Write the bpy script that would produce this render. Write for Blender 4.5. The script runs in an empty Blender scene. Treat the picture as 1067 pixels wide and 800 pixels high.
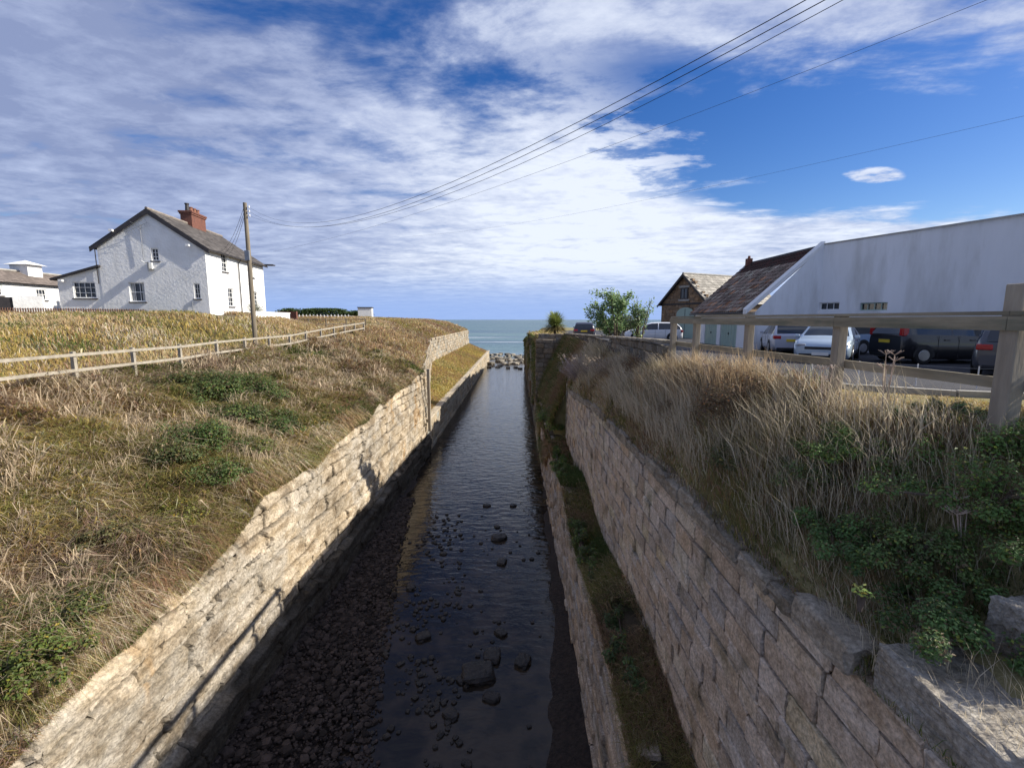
import bpy, math, random
import numpy as np
from mathutils import Vector, Matrix
random.seed(7); RNG = np.random.default_rng(7)
R = math.radians
scene = bpy.context.scene
C = scene.collection

# ------------------------------------------------------------------ camera
PITCH, YAW, FPX = R(7.95), R(0.54), 480.0
cd = bpy.data.cameras.new('camera'); cam = bpy.data.objects.new('camera', cd); C.objects.link(cam)
cam.rotation_euler = (R(90) - PITCH, 0, YAW)
cd.sensor_width = 36; cd.lens = 36 * FPX / 1067
cd.clip_start = .05; cd.clip_end = 60000
scene.camera = cam
scene.render.resolution_x = 1024; scene.render.resolution_y = 767

# ------------------------------------------------------------------ light
SUN = Vector((1, 0.03, 0.70)).normalized()
sl = bpy.data.lights.new('sun', 'SUN'); sl.energy = 3.2; sl.angle = R(.5); sl.color = (1, .93, .82)
so = bpy.data.objects.new('sun', sl); C.objects.link(so); so.rotation_euler = SUN.to_track_quat('Z', 'Y').to_euler()
scene.view_settings.view_transform = 'Standard'; scene.view_settings.look = 'None'
scene.view_settings.gamma = 1; scene.view_settings.exposure = 1.2

def build_world():
    w = bpy.data.worlds.new('World'); scene.world = w; w.use_nodes = True
    nt = w.node_tree; n = nt.nodes; L = nt.links; n.clear()
    def N(t, **k):
        o = n.new(t)
        for a, b in k.items(): setattr(o, a, b)
        return o
    def M(op, a, b=None, c=None, clamp=False):
        o = N('ShaderNodeMath', operation=op); o.use_clamp = clamp
        for i, v in enumerate((a, b, c)):
            if v is None: continue
            if isinstance(v, (int, float)): o.inputs[i].default_value = v
            else: L.new(v, o.inputs[i])
        return o.outputs[0]
    def SS(v, a, b, lo=0., hi=1.):
        o = N('ShaderNodeMapRange', interpolation_type='SMOOTHSTEP')
        L.new(v, o.inputs[0]); o.inputs[1].default_value = a; o.inputs[2].default_value = b
        o.inputs[3].default_value = lo; o.inputs[4].default_value = hi
        return o.outputs[0]
    sky = N('ShaderNodeTexSky', sky_type='NISHITA'); sky.sun_disc = False
    sky.sun_elevation = math.asin(SUN.z); sky.sun_rotation = math.atan2(SUN.x, SUN.y)
    sky.air_density = 1.0; sky.dust_density = .4; sky.ozone_density = 3.0
    hs = N('ShaderNodeHueSaturation'); hs.inputs['Saturation'].default_value = 1.36; hs.inputs['Hue'].default_value = .516
    hs.inputs['Value'].default_value = .86
    L.new(sky.outputs[0], hs.inputs['Color'])
    tc = N('ShaderNodeTexCoord'); sp = N('ShaderNodeSeparateXYZ'); L.new(tc.outputs['Generated'], sp.inputs[0])
    x, y, z = sp.outputs
    zz = M('ADD', M('MAXIMUM', z, 0.0), .07)
    ym = M('MAXIMUM', y, .12)
    az = M('DIVIDE', x, ym); el = M('DIVIDE', z, ym)
    cb = N('ShaderNodeCombineXYZ'); L.new(M('DIVIDE', x, zz), cb.inputs[0]); L.new(M('DIVIDE', y, zz), cb.inputs[1])
    def noise(scale, detail, rough, rot=0, sc=(1, 1, 1), loc=(0, 0, 0), dist=0., lac=2.):
        mp = N('ShaderNodeMapping'); mp.inputs['Rotation'].default_value = (0, 0, rot)
        mp.inputs['Scale'].default_value = sc; mp.inputs['Location'].default_value = loc
        L.new(cb.outputs[0], mp.inputs[0])
        t = N('ShaderNodeTexNoise'); t.inputs['Scale'].default_value = scale; t.inputs['Detail'].default_value = detail
        t.inputs['Roughness'].default_value = rough; t.inputs['Distortion'].default_value = dist; t.inputs['Lacunarity'].default_value = lac
        L.new(mp.outputs[0], t.inputs['Vector']); return t.outputs['Fac']
    big = noise(.55, 3, .5, R(35), (1, .8, 1), (3.1, 1.7, 0), .3)
    mid = noise(1.7, 11, .61, R(38), (.75, 1.3, 1), (5.3, 2.2, 0), .35)
    fine = noise(4.6, 10, .64, R(20), (1, 1.25, 1), (1.3, 9.2, 0), .2)
    # general cover
    d = M('ADD', M('MULTIPLY', big, .55), M('MULTIPLY', mid, .75))
    d = M('ADD', d, M('MULTIPLY', fine, .26))                       # about .78 mean
    # clear window toward the upper right
    clr = M('MULTIPLY', SS(M('ADD', M('ADD', az, M('MULTIPLY', M('SUBTRACT', mid, .5), 1.5)), M('MULTIPLY', M('SUBTRACT', fine, .5), .7)), .08, .46),
            M('MULTIPLY', SS(el, .17, .27), SS(el, .60, .38)))
    bias = M('ADD', SS(az, .35, -.45, .0, .05), .175)
    bias = M('ADD', bias, SS(el, .30, .12, 0, .1))
    # bright bank left of the clear window
    bank = M('MULTIPLY', SS(az, -.45, .15), M('MULTIPLY', SS(az, .6, .2), M('MULTIPLY', SS(el, .5, .3), SS(el, .04, .12))))
    bias = M('ADD', bias, M('MULTIPLY', bank, .12))
    bias = M('SUBTRACT', bias, M('MULTIPLY', clr, .36))
    # blue holes near the top centre
    hole = M('MULTIPLY', SS(el, .36, .5), M('MULTIPLY', SS(az, -.22, 0), SS(az, .5, .3)))
    bias = M('SUBTRACT', bias, M('MULTIPLY', hole, .05))
    # one small isolated cloud
    da = M('MULTIPLY', M('SUBTRACT', az, .735), 15.); de = M('MULTIPLY', M('SUBTRACT', el, .292), 60.)
    bl = SS(M('ADD', M('MULTIPLY', da, da), M('MULTIPLY', de, de)), 1.6, 0)
    bias = M('ADD', bias, M('MULTIPLY', bl, M('MULTIPLY', fine, .75)))
    dens = M('ADD', d, bias)
    mask = SS(dens, .75, 1.0)
    # toward the horizon, haze
    bright = M('ADD', SS(az, -.9, .2, .10, .6), M('MULTIPLY', M('SUBTRACT', fine, .5), 1.15))
    bright = M('ADD', bright, M('MULTIPLY', M('SUBTRACT', mid, .5), 1.1))
    bright = M('ADD', bright, M('MULTIPLY', bank, .35))
    bright = M('ADD', bright, SS(el, .6, .2, -.12, .1), None, True)
    cr = N('ShaderNodeValToRGB'); L.new(bright, cr.inputs[0])
    cr.color_ramp.elements[0].position = 0.05; cr.color_ramp.elements[0].color = (.23, .28, .45, 1)
    cr.color_ramp.elements[1].position = 1; cr.color_ramp.elements[1].color = (.72, .77, .87, 1)
    e = cr.color_ramp.elements.new(.45); e.color = (.38, .44, .62, 1)
    b1 = N('ShaderNodeBackground'); b1.inputs[1].default_value = .062; L.new(hs.outputs[0], b1.inputs[0])
    b2 = N('ShaderNodeBackground'); b2.inputs[1].default_value = .55; L.new(cr.outputs[0], b2.inputs[0])
    mask = M('MULTIPLY', mask, .93)
    mx = N('ShaderNodeMixShader'); L.new(mask, mx.inputs[0]); L.new(b1.outputs[0], mx.inputs[1]); L.new(b2.outputs[0], mx.inputs[2])
    b3 = N('ShaderNodeBackground'); b3.inputs[0].default_value = (.215, .32, .58, 1); b3.inputs[1].default_value = .68
    m3 = N('ShaderNodeMixShader'); L.new(M('MULTIPLY', SS(el, .13, .015), .9), m3.inputs[0]); L.new(mx.outputs[0], m3.inputs[1]); L.new(b3.outputs[0], m3.inputs[2])
    o = N('ShaderNodeOutputWorld'); L.new(m3.outputs[0], o.inputs[0])
build_world()

# ------------------------------------------------------------------ helpers
def tag(o, label=None, cat=None, group=None, kind=None):
    if label: o['label'] = label
    if cat: o['category'] = cat
    if group: o['group'] = group
    if kind: o['kind'] = kind
    return o
def thing(name, label, cat, loc=(0, 0, 0), rotz=0, group=None):
    o = bpy.data.objects.new(name, None); C.objects.link(o)
    o.location = loc; o.rotation_euler = (0, 0, rotz); o.empty_display_size = .2
    return tag(o, label, cat, group)
def copy_tree(o, parent=None):
    c = o.copy(); C.objects.link(c); c.parent = parent
    for ch in list(o.children): copy_tree(ch, c)
    return c
def at(px, py, Y=None, Z=None):
    """world point on the ray through a photo pixel"""
    x, y = (px - 533.5) / FPX, (400 - py) / FPX
    c, s = math.cos(PITCH), math.sin(PITCH)
    v = Vector((x, c + y * s, -s + y * c)); v = Matrix.Rotation(YAW, 3, 'Z') @ v
    t = Y / v.y if Y is not None else Z / v.z
    return v * t
def mesh(name, V, faces, mat, parent=None, cols=None, smooth=False, mats=None, midx=None):
    """faces: list of int arrays (n,k); one object"""
    me = bpy.data.meshes.new(name)
    V = np.asarray(V, dtype=np.float32).reshape(-1, 3)
    if not isinstance(faces, list): faces = [faces]
    fs = [np.asarray(f, dtype=np.int32) for f in faces if len(f)]
    me.vertices.add(len(V)); me.vertices.foreach_set('co', V.ravel())
    loops = np.concatenate([f.ravel() for f in fs])
    tot = np.concatenate([np.full(len(f), f.shape[1], np.int32) for f in fs])
    st = np.concatenate([[0], np.cumsum(tot)[:-1]]).astype(np.int32)
    me.loops.add(len(loops)); me.loops.foreach_set('vertex_index', loops)
    me.polygons.add(len(tot)); me.polygons.foreach_set('loop_start', st); me.polygons.foreach_set('loop_total', tot)
    if midx is not None: me.polygons.foreach_set('material_index', np.asarray(midx, np.int32))
    me.polygons.foreach_set('use_smooth', np.full(len(tot), smooth))
    if cols is not None:
        a = me.color_attributes.new('col', 'FLOAT_COLOR', 'POINT')
        c4 = np.ones((len(V), 4), np.float32); c4[:, :3] = cols
        a.data.foreach_set('color', c4.ravel())
    me.update(); me.validate()
    for m in (mats or [mat]): me.materials.append(m)
    o = bpy.data.objects.new(name, me); C.objects.link(o)
    if parent: o.parent = parent
    return o
class MB:
    def __init__(s): s.v = []; s.f = {}; s.c = []; s.n = 0
    def add(s, V, F, col=None):
        V = np.asarray(V, float).reshape(-1, 3); s.v.append(V)
        for f in F:
            s.f.setdefault(len(f), []).append([i + s.n for i in f])
        s.c.append(np.tile(np.array(col if col is not None else (1, 1, 1), float), (len(V), 1)) if np.ndim(col) < 2 else np.asarray(col))
        s.n += len(V); return s
    def box(s, lo, hi, b=0, M=None, col=None):
        lo = np.array(lo, float); hi = np.array(hi, float); c = (lo + hi) / 2; h = (hi - lo) / 2
        V, F = rough_box(h, b if b > 0 else 0)
        V = V + c
        if M is not None: V = np.array([M @ Vector(v) for v in V])
        return s.add(V, F, col)
    def tube(s, pts, r, n=8, caps=True, col=None):
        pts = [Vector(p) for p in pts]; rr = r if isinstance(r, (list, tuple)) else [r] * len(pts)
        V = []; up = None
        for i, p in enumerate(pts):
            t = (pts[min(i + 1, len(pts) - 1)] - pts[max(i - 1, 0)]).normalized()
            a = t.orthogonal().normalized() if up is None else (up - t * up.dot(t)).normalized()
            up = a; b = t.cross(a)
            for k in range(n):
                an = 2 * math.pi * k / n; V.append(p + (a * math.cos(an) + b * math.sin(an)) * rr[i])
        F = []
        for i in range(len(pts) - 1):
            for k in range(n):
                k2 = (k + 1) % n; F.append([i * n + k, i * n + k2, (i + 1) * n + k2, (i + 1) * n + k])
        if caps: F.append(list(range(n))[::-1]); F.append([(len(pts) - 1) * n + k for k in range(n)])
        return s.add([tuple(v) for v in V], F, col)
    def poly(s, pts, thick):   # prism: polygon pts extruded by vector thick
        n = len(pts); P = [Vector(p) for p in pts]; t = Vector(thick)
        V = [tuple(p) for p in P] + [tuple(p + t) for p in P]
        F = [list(range(n))[::-1], [n + i for i in range(n)]] + [[i, (i + 1) % n, n + (i + 1) % n, n + i] for i in range(n)]
        return s.add(V, F)
    def build(s, name, mat, parent=None, smooth=False):
        return mesh(name, np.concatenate(s.v), [np.array(f) for f in s.f.values()], mat, parent, cols=np.concatenate(s.c), smooth=smooth)
_tmpl = {}
def _box_tmpl(n):
    if n in _tmpl: return _tmpl[n]
    idx = {}; P = []
    for i in range(n):
        for j in range(n):
            for k in range(n):
                if i in (0, n - 1) or j in (0, n - 1) or k in (0, n - 1):
                    idx[(i, j, k)] = len(P); P.append((i, j, k))
    F = []
    for ax in range(3):
        for e in (0, n - 1):
            for a in range(n - 1):
                for b in range(n - 1):
                    q = []
                    for (da, db) in ((0, 0), (1, 0), (1, 1), (0, 1)):
                        c = [0, 0, 0]; c[ax] = e; c[(ax + 1) % 3] = a + da; c[(ax + 2) % 3] = b + db; q.append(idx[tuple(c)])
                    F.append(q if e else q[::-1])
    _tmpl[n] = (np.array(P), F); return _tmpl[n]
def rough_box(h, r, n=None):
    h = np.array(h, float)
    if r <= 0:
        P, F = _box_tmpl(2); return (P * 2 - 1) * h, F
    r = min(r, h.min() * .8); n = n or 4
    P, F = _box_tmpl(n); V = np.zeros(P.shape)
    for ax in range(3):
        lv = np.concatenate([[-h[ax]], np.linspace(-(h[ax] - r), h[ax] - r, n - 2), [h[ax]]]); V[:, ax] = lv[P[:, ax]]
    inner = np.clip(V, -(h - r), h - r); d = V - inner; l = np.linalg.norm(d, axis=1, keepdims=True); l[l < 1e-9] = 1
    return inner + d / l * r, F
def _h(i, j, k, seed):
    v = np.sin(i * 127.1 + j * 311.7 + k * 74.7 + seed * 53.3) * 43758.5453
    return v - np.floor(v)
def vnoise(x, y, z=0., seed=0):
    x, y, z = np.broadcast_arrays(np.asarray(x, float), np.asarray(y, float), np.asarray(z, float))
    i, j, k = np.floor(x), np.floor(y), np.floor(z); fx, fy, fz = x - i, y - j, z - k
    fx = fx * fx * (3 - 2 * fx); fy = fy * fy * (3 - 2 * fy); fz = fz * fz * (3 - 2 * fz)
    r = 0
    for a in (0, 1):
        for b in (0, 1):
            for c in (0, 1):
                r = r + _h(i + a, j + b, k + c, seed) * (fx if a else 1 - fx) * (fy if b else 1 - fy) * (fz if c else 1 - fz)
    return r
def fbm(x, y, z=0., seed=0, o=4, g=.5):
    r = 0; a = 1; t = 0; f = 1
    for q in range(o):
        r = r + a * vnoise(np.asarray(x) * f, np.asarray(y) * f, np.asarray(z) * f, seed + q); t += a; a *= g; f *= 2.03
    return r / t
def sstep(v, a, b): t = np.clip((v - a) / (b - a), 0, 1); return t * t * (3 - 2 * t)
def lerp(a, b, t): return a + (b - a) * t

# ------------------------------------------------------------------ materials
def pm(name, c1=(.5, .5, .5), c2=None, scale=3., rough=.8, bump=0., bscale=20., attr=False, metal=0., spec=.3,
       transl=0., stretch=(1, 1, 1), c3=None, s3=1., coat=0., detail=6, lo=.35, hi=.65, coord='Object', lo3=.55, hi3=.68, speck=0):
    m = bpy.data.materials.new(name); m.use_nodes = True; nt = m.node_tree; n = nt.nodes; L = nt.links
    p = n['Principled BSDF']; p.inputs['Roughness'].default_value = rough; p.inputs['Metallic'].default_value = metal
    p.inputs['Specular IOR Level'].default_value = spec; p.inputs['Coat Weight'].default_value = coat
    tc = n.new('ShaderNodeTexCoord'); mp = n.new('ShaderNodeMapping'); mp.inputs['Scale'].default_value = stretch
    L.new(tc.outputs[coord], mp.inputs[0])
    def nz(s, d=6):
        t = n.new('ShaderNodeTexNoise'); t.inputs['Scale'].default_value = s; t.inputs['Detail'].default_value = d
        t.inputs['Roughness'].default_value = .62; L.new(mp.outputs[0], t.inputs['Vector']); return t.outputs['Fac']
    def rng(f, a, b):
        r = n.new('ShaderNodeMapRange'); L.new(f, r.inputs[0]); r.inputs[1].default_value = a; r.inputs[2].default_value = b; return r.outputs[0]
    if c2 is None: c2 = tuple(v * .8 for v in c1)
    mx = n.new('ShaderNodeMix'); mx.data_type = 'RGBA'
    mx.inputs[6].default_value = (*c1, 1); mx.inputs[7].default_value = (*c2, 1)
    L.new(rng(nz(scale, detail), lo, hi), mx.inputs[0]); out = mx.outputs[2]
    if c3 is not None:
        m3 = n.new('ShaderNodeMix'); m3.data_type = 'RGBA'; L.new(out, m3.inputs[6]); m3.inputs[7].default_value = (*c3, 1)
        L.new(rng(nz(s3, 5), lo3, hi3), m3.inputs[0]); out = m3.outputs[2]
    if speck:
        sp_ = n.new('ShaderNodeTexNoise'); sp_.inputs['Scale'].default_value = speck; sp_.inputs['Detail'].default_value = 4; sp_.inputs['Roughness'].default_value = .7; L.new(tc.outputs[coord], sp_.inputs['Vector'])
        ms_ = n.new('ShaderNodeMix'); ms_.data_type = 'RGBA'; ms_.blend_type = 'MULTIPLY'; ms_.inputs[0].default_value = 1; L.new(out, ms_.inputs[6])
        rr = n.new('ShaderNodeMapRange'); L.new(sp_.outputs['Fac'], rr.inputs[0]); rr.inputs[1].default_value = .32; rr.inputs[2].default_value = .66; rr.inputs[3].default_value = .5; rr.inputs[4].default_value = 1.18
        L.new(rr.outputs[0], ms_.inputs[7]); out = ms_.outputs[2]
    if attr:
        a = n.new('ShaderNodeAttribute'); a.attribute_name = 'col'
        mm = n.new('ShaderNodeMix'); mm.data_type = 'RGBA'; mm.blend_type = 'MULTIPLY'; mm.inputs[0].default_value = 1
        L.new(a.outputs['Color'], mm.inputs[6]); L.new(out, mm.inputs[7]); out = mm.outputs[2]
    L.new(out, p.inputs['Base Color'])
    if bump:
        b = n.new('ShaderNodeBump'); b.inputs['Strength'].default_value = 1; b.inputs['Distance'].default_value = bump
        L.new(nz(bscale, 8), b.inputs['Height']); L.new(b.outputs[0], p.inputs['Normal'])
    if transl:
        t = n.new('ShaderNodeBsdfTranslucent'); L.new(out, t.inputs[0]); ms = n.new('ShaderNodeMixShader'); ms.inputs[0].default_value = transl
        L.new(p.outputs[0], ms.inputs[1]); L.new(t.outputs[0], ms.inputs[2]); L.new(ms.outputs[0], n['Material Output'].inputs[0])
    return m
W1 = (1, 1, 1)
MT = {}
MT['veg'] = pm('dry_grass', W1, (.85, .85, .85), 2, .75, attr=True, transl=.4, spec=.2)
MT['leaf'] = pm('leaf', W1, (.8, .85, .8), 3, .55, attr=True, transl=.3, spec=.4)
MT['soil'] = pm('soil', (.12, .09, .055), (.06, .05, .025), 2.5, .95, bump=.07, bscale=16, c3=(.17, .14, .065), s3=.35)
MT['turf'] = pm('turf', (.30, .25, .12), (.16, .15, .06), .8, .95, bump=.05, bscale=14)
MT['rock'] = pm('sandstone', W1, (.62, .57, .48), 2.2, .9, bump=.05, bscale=12, attr=True, detail=10, c3=(.40, .35, .29), s3=1.1, stretch=(1, .75, 1.4), lo3=.50, hi3=.70, speck=14)
MT['stone'] = pm('dressed_stone', W1, (.66, .61, .54), 3.5, .9, bump=.04, bscale=16, attr=True, detail=10, c3=(.46, .45, .38), s3=1.3, speck=22)
MT['rubble'] = pm('rubble', W1, (.6, .58, .52), 5, .9, bump=.03, bscale=9, attr=True)
MT['wet'] = pm('wet_stone', (.04, .032, .026), (.016, .014, .012), 4, .55, bump=.04, bscale=9, spec=.35)
MT['gravel'] = pm('gravel', (.06, .042, .033), (.022, .017, .014), 9, .75, bump=.12, bscale=14, spec=.25)
MT['wood'] = pm('weathered_wood', (.40, .35, .27), (.26, .22, .17), 6, .85, bump=.008, bscale=18, stretch=(1, 1, .15))
MT['woodh'] = pm('weathered_rail', (.36, .31, .22), (.20, .175, .12), 5, .85, bump=.010, bscale=14, stretch=(1, .12, 1), c3=(.13, .14, .10), s3=3)
MT['woodl'] = pm('pale_wood', (.41, .37, .30), (.28, .25, .2), 5, .85, bump=.006, bscale=14)
MT['polewood'] = pm('pole_wood', (.25, .21, .155), (.15, .125, .09), 6, .8, bump=.006, bscale=10, stretch=(1, 1, .1))
MT['asphalt'] = pm('asphalt', (.06, .06, .066), (.04, .04, .045), 3, .85, bump=.01, bscale=60)
MT['concrete'] = pm('concrete', (.42, .40, .36), (.30, .29, .26), 2, .9, bump=.006, bscale=20)
MT['render'] = pm('whitewashed_render', (.86, .86, .84), (.74, .74, .72), 1.1, .75, bump=.03, bscale=4.5, c3=(.66, .65, .6), s3=.6, lo3=.56, hi3=.8)
MT['renderw'] = pm('white_painted_wall', (.85, .86, .87), (.76, .77, .775), .6, .8, bump=.012, bscale=3, c3=(.60, .60, .58), s3=.9, stretch=(1, 1, .22), lo3=.5, hi3=.72)
MT['white'] = pm('white_paint', (.82, .82, .80), (.74, .74, .72), 3, .5)
MT['black'] = pm('black_paint', (.03, .028, .03), (.05, .045, .045), 3, .5)
MT['glass'] = pm('window_glass', (.03, .035, .045), (.02, .025, .03), 1, .08, spec=.8)
MT['curtain'] = pm('curtain', (.5, .5, .48), (.35, .35, .34), 4, .8)
MT['brick'] = pm('red_brick', (.20, .085, .06), (.13, .06, .045), 8, .9, bump=.01, bscale=20, c3=(.12, .06, .05), s3=2.5)
MT['tile'] = pm('roof_tile', W1, (.7, .7, .7), 5, .85, bump=.004, bscale=30, attr=True)
MT['greenp'] = pm('sage_green_paint', (.36, .47, .40), (.32, .42, .36), 2, .6)
MT['barn'] = pm('barn_stone', W1, (.6, .55, .5), 4, .9, bump=.02, bscale=10, attr=True)
MT['bark'] = pm('bark', (.16, .12, .09), (.08, .06, .045), 6, .9, bump=.01, bscale=14)
MT['metal'] = pm('galvanised_metal', (.35, .36, .37), (.25, .26, .27), 5, .5, metal=.7)
MT['wire'] = pm('cable_rubber', (.03, .03, .035), (.025, .025, .03), 3, .5)
MT['tyre'] = pm('tyre_rubber', (.02, .02, .02), (.03, .03, .03), 5, .8)
MT['rim'] = pm('alloy_rim', (.45, .45, .46), (.35, .35, .36), 5, .35, metal=.8)
MT['carglass'] = pm('car_glass', (.015, .02, .024), (.02, .026, .03), 1, .05, spec=.9)
MT['red'] = pm('red_lens', (.45, .01, .015), (.35, .01, .01), 4, .2, spec=.6)
MT['lens'] = pm('clear_lens', (.22, .24, .27), (.4, .42, .45), 4, .15, spec=.7)
MT['plate'] = pm('number_plate_yellow', (.75, .55, .06), (.7, .5, .05), 4, .4)
MT['platew'] = pm('number_plate_white', (.75, .75, .72), (.7, .7, .68), 4, .4)
MT['plastic'] = pm('black_plastic', (.025, .025, .027), (.035, .035, .037), 4, .6)
MT['orange'] = pm('orange_pot', (.26, .12, .08), (.22, .10, .06), 6, .8)

# ------------------------------------------------------------------ terrain functions
WATER = -10.5
def ZtL(Y):
    return np.interp(Y, [-5, 6.8, 9.2, 12.7, 15.7, 20.5, 28, 36], [-6.4, -6.15, -5.85, -5.25, -5.1, -4.85, -4.4, -4.0])
def ZfL(Y): return np.interp(Y, [0, 23, 30, 46, 60, 90, 130], [-2.3, -2.2, -1.95, -1.05, -.75, -.55, -.9])
def XeL(Y): return np.interp(Y, [36.0, 66.0], [-7.45, -12.45])
def zL(X, Y):
    X = np.asarray(X, float); Y = np.asarray(Y, float)
    xe = XeL(Y); zt = np.where(Y <= 36.0, ZtL(Y) + (fbm(Y * .55, 2.5, 0, 20, 4) - .5) * .8, np.interp(Y, [36, 66, 105], [-4.0, -2.9, -2.6])); zf = ZfL(Y)
    w = np.interp(Y, [36, 66], [7.6, 5.5])
    t = np.clip((xe - X) / w, 0, 1)
    z = zt + (zf - zt) * t ** .8
    zh = np.interp(Y, [0, 18, 27, 34, 60, 130], [-1.6, -1.0, .15, .42, .2, -.2])
    t2 = sstep(-15 - X, 0., 8.)
    z = lerp(z, np.maximum(zh, zf), t2 * (X < -15))
    z = z - 1.15 * np.exp(-((Y - 50) / 5.5) ** 2) * sstep(X, -31, -25) * sstep(-15.5 - X, 0, 3)
    lump = ((fbm(X * .75, Y * .75, 0, 3, 3) - .5) * 1.15 + (fbm(X * 2.2, Y * 2.2, 0, 4, 2) - .5) * .35) * np.clip((xe - X) / 1.0, .15, 1) * np.where(X > -15, 1, np.clip(1 - (-15 - X) / 3, .25, 1))
    return z + lump
def ZtR(Y):
    return np.interp(Y, [-5, 3, 4.6, 8.6, 12, 17, 24, 27], [-3.0, -3.07, -3.18, -3.27, -3.33, -3.42, -4.0, -4.1])
def XfR(Y): return np.interp(Y, [-5, 4.7, 13, 42, 43], [5.8, 5.0, 4.15, 4.4, 2.6])
def baseR(Y): return np.interp(Y, [-10, 3.2, 4.6, 9, 14, 40, 130], [-2.0, -1.95, -1.22, -1.3, -1.6, -1.65, -1.9])
def zR(X, Y):
    X = np.asarray(X, float); Y = np.asarray(Y, float)
    xe = np.where(Y <= 27, 3.0, 1.95); xf = XfR(Y); b = baseR(Y)
    zt = np.where(Y <= 27, ZtR(Y) + .05, np.where(Y < 42, -7.0, np.interp(Y, [62, 75, 106], [-1.8, -2.8, -5.0])))
    xf = np.where(Y > 62, 6.0, xf)
    t = np.clip((X - xe) / np.maximum(xf - xe, .1), 0, 1)
    z = zt + (b - zt) * np.where(Y <= 27, t ** np.interp(Y, [3.6, 6.5], [1.2, .5]), np.where(Y < 42, t ** .8, t))
    lump = (fbm(X * 1.3, Y * 1.3, 0, 9, 3) - .5) * .35 * np.clip(1 - (X - xf + .3) / .4, 0, 1) * np.clip((X - xe) * 2, 0, 1)
    return z + lump

def terrain(name, zfun, xs_fun, Ys, mat, flip=False):
    V = []; Ys = np.array(Ys)
    rows = [xs_fun(y) for y in Ys]; n = len(rows[0])
    X = np.array(rows); Y = np.repeat(Ys[:, None], n, 1)
    Z = zfun(X, Y)
    P = np.stack([X, Y, Z], -1)
    # skirts to below the water along both X ends and both Y ends
    sk = P[:, :1].copy(); sk[..., 2] = -12; sk[..., 0] += .9 * np.sign(X[0, -1] - X[0, 0])
    sk2 = P[:, -1:].copy(); sk2[..., 2] = -12
    P = np.concatenate([sk, P, sk2], 1)
    a = P[:1].copy(); a[..., 2] = -12; b = P[-1:].copy(); b[..., 2] = -12
    P = np.concatenate([a, P, b], 0); r, c = P.shape[:2]
    I = np.arange(r * c).reshape(r, c)
    F = np.stack([I[:-1, :-1], I[:-1, 1:], I[1:, 1:], I[1:, :-1]], -1).reshape(-1, 4)
    if flip: F = F[:, ::-1]
    return mesh(name, P.reshape(-1, 3), F, mat, smooth=False)
kx = np.concatenate([np.linspace(0, 1, 46) ** 1.15 * 10, 10 + np.linspace(0, 1, 26)[1:] ** 1.6 * 28, [50, 80, 140]])
YL = sorted(set([-8, -4] + list(np.arange(0, 36.01, .4)) + [36.02] + list(np.arange(37, 60, 1.)) + list(np.arange(60, 118, 3)) + [118]))
land_l = terrain('grassy_bank_ground', zL, lambda y: float(XeL(y)) - kx, YL, MT['soil'], flip=True); tag(land_l, kind='structure')
YR = sorted(set([-10, -5] + list(np.arange(-2, 27.01, .4)) + [9, 14, 27, 27.02] + list(np.arange(28, 42, 1.)) + [40, 41.96, 42.0, 43, 43.5] + list(np.arange(46, 106, 5)) + [106]))
def xr(y):
    xe = 3.17 if y <= 27.5 else (2.2 if y < 42 else 2.15); xf = float(XfR(y)) if y <= 62 else 6.0
    return np.concatenate([np.linspace(xe, xf + .4, 16), xf + np.array([.8, 1.5, 3, 6, 12, 25, 60, 140])])
land_r = terrain('car_park_ground', zR, xr, YR, MT['turf']); tag(land_r, kind='structure')

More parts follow.
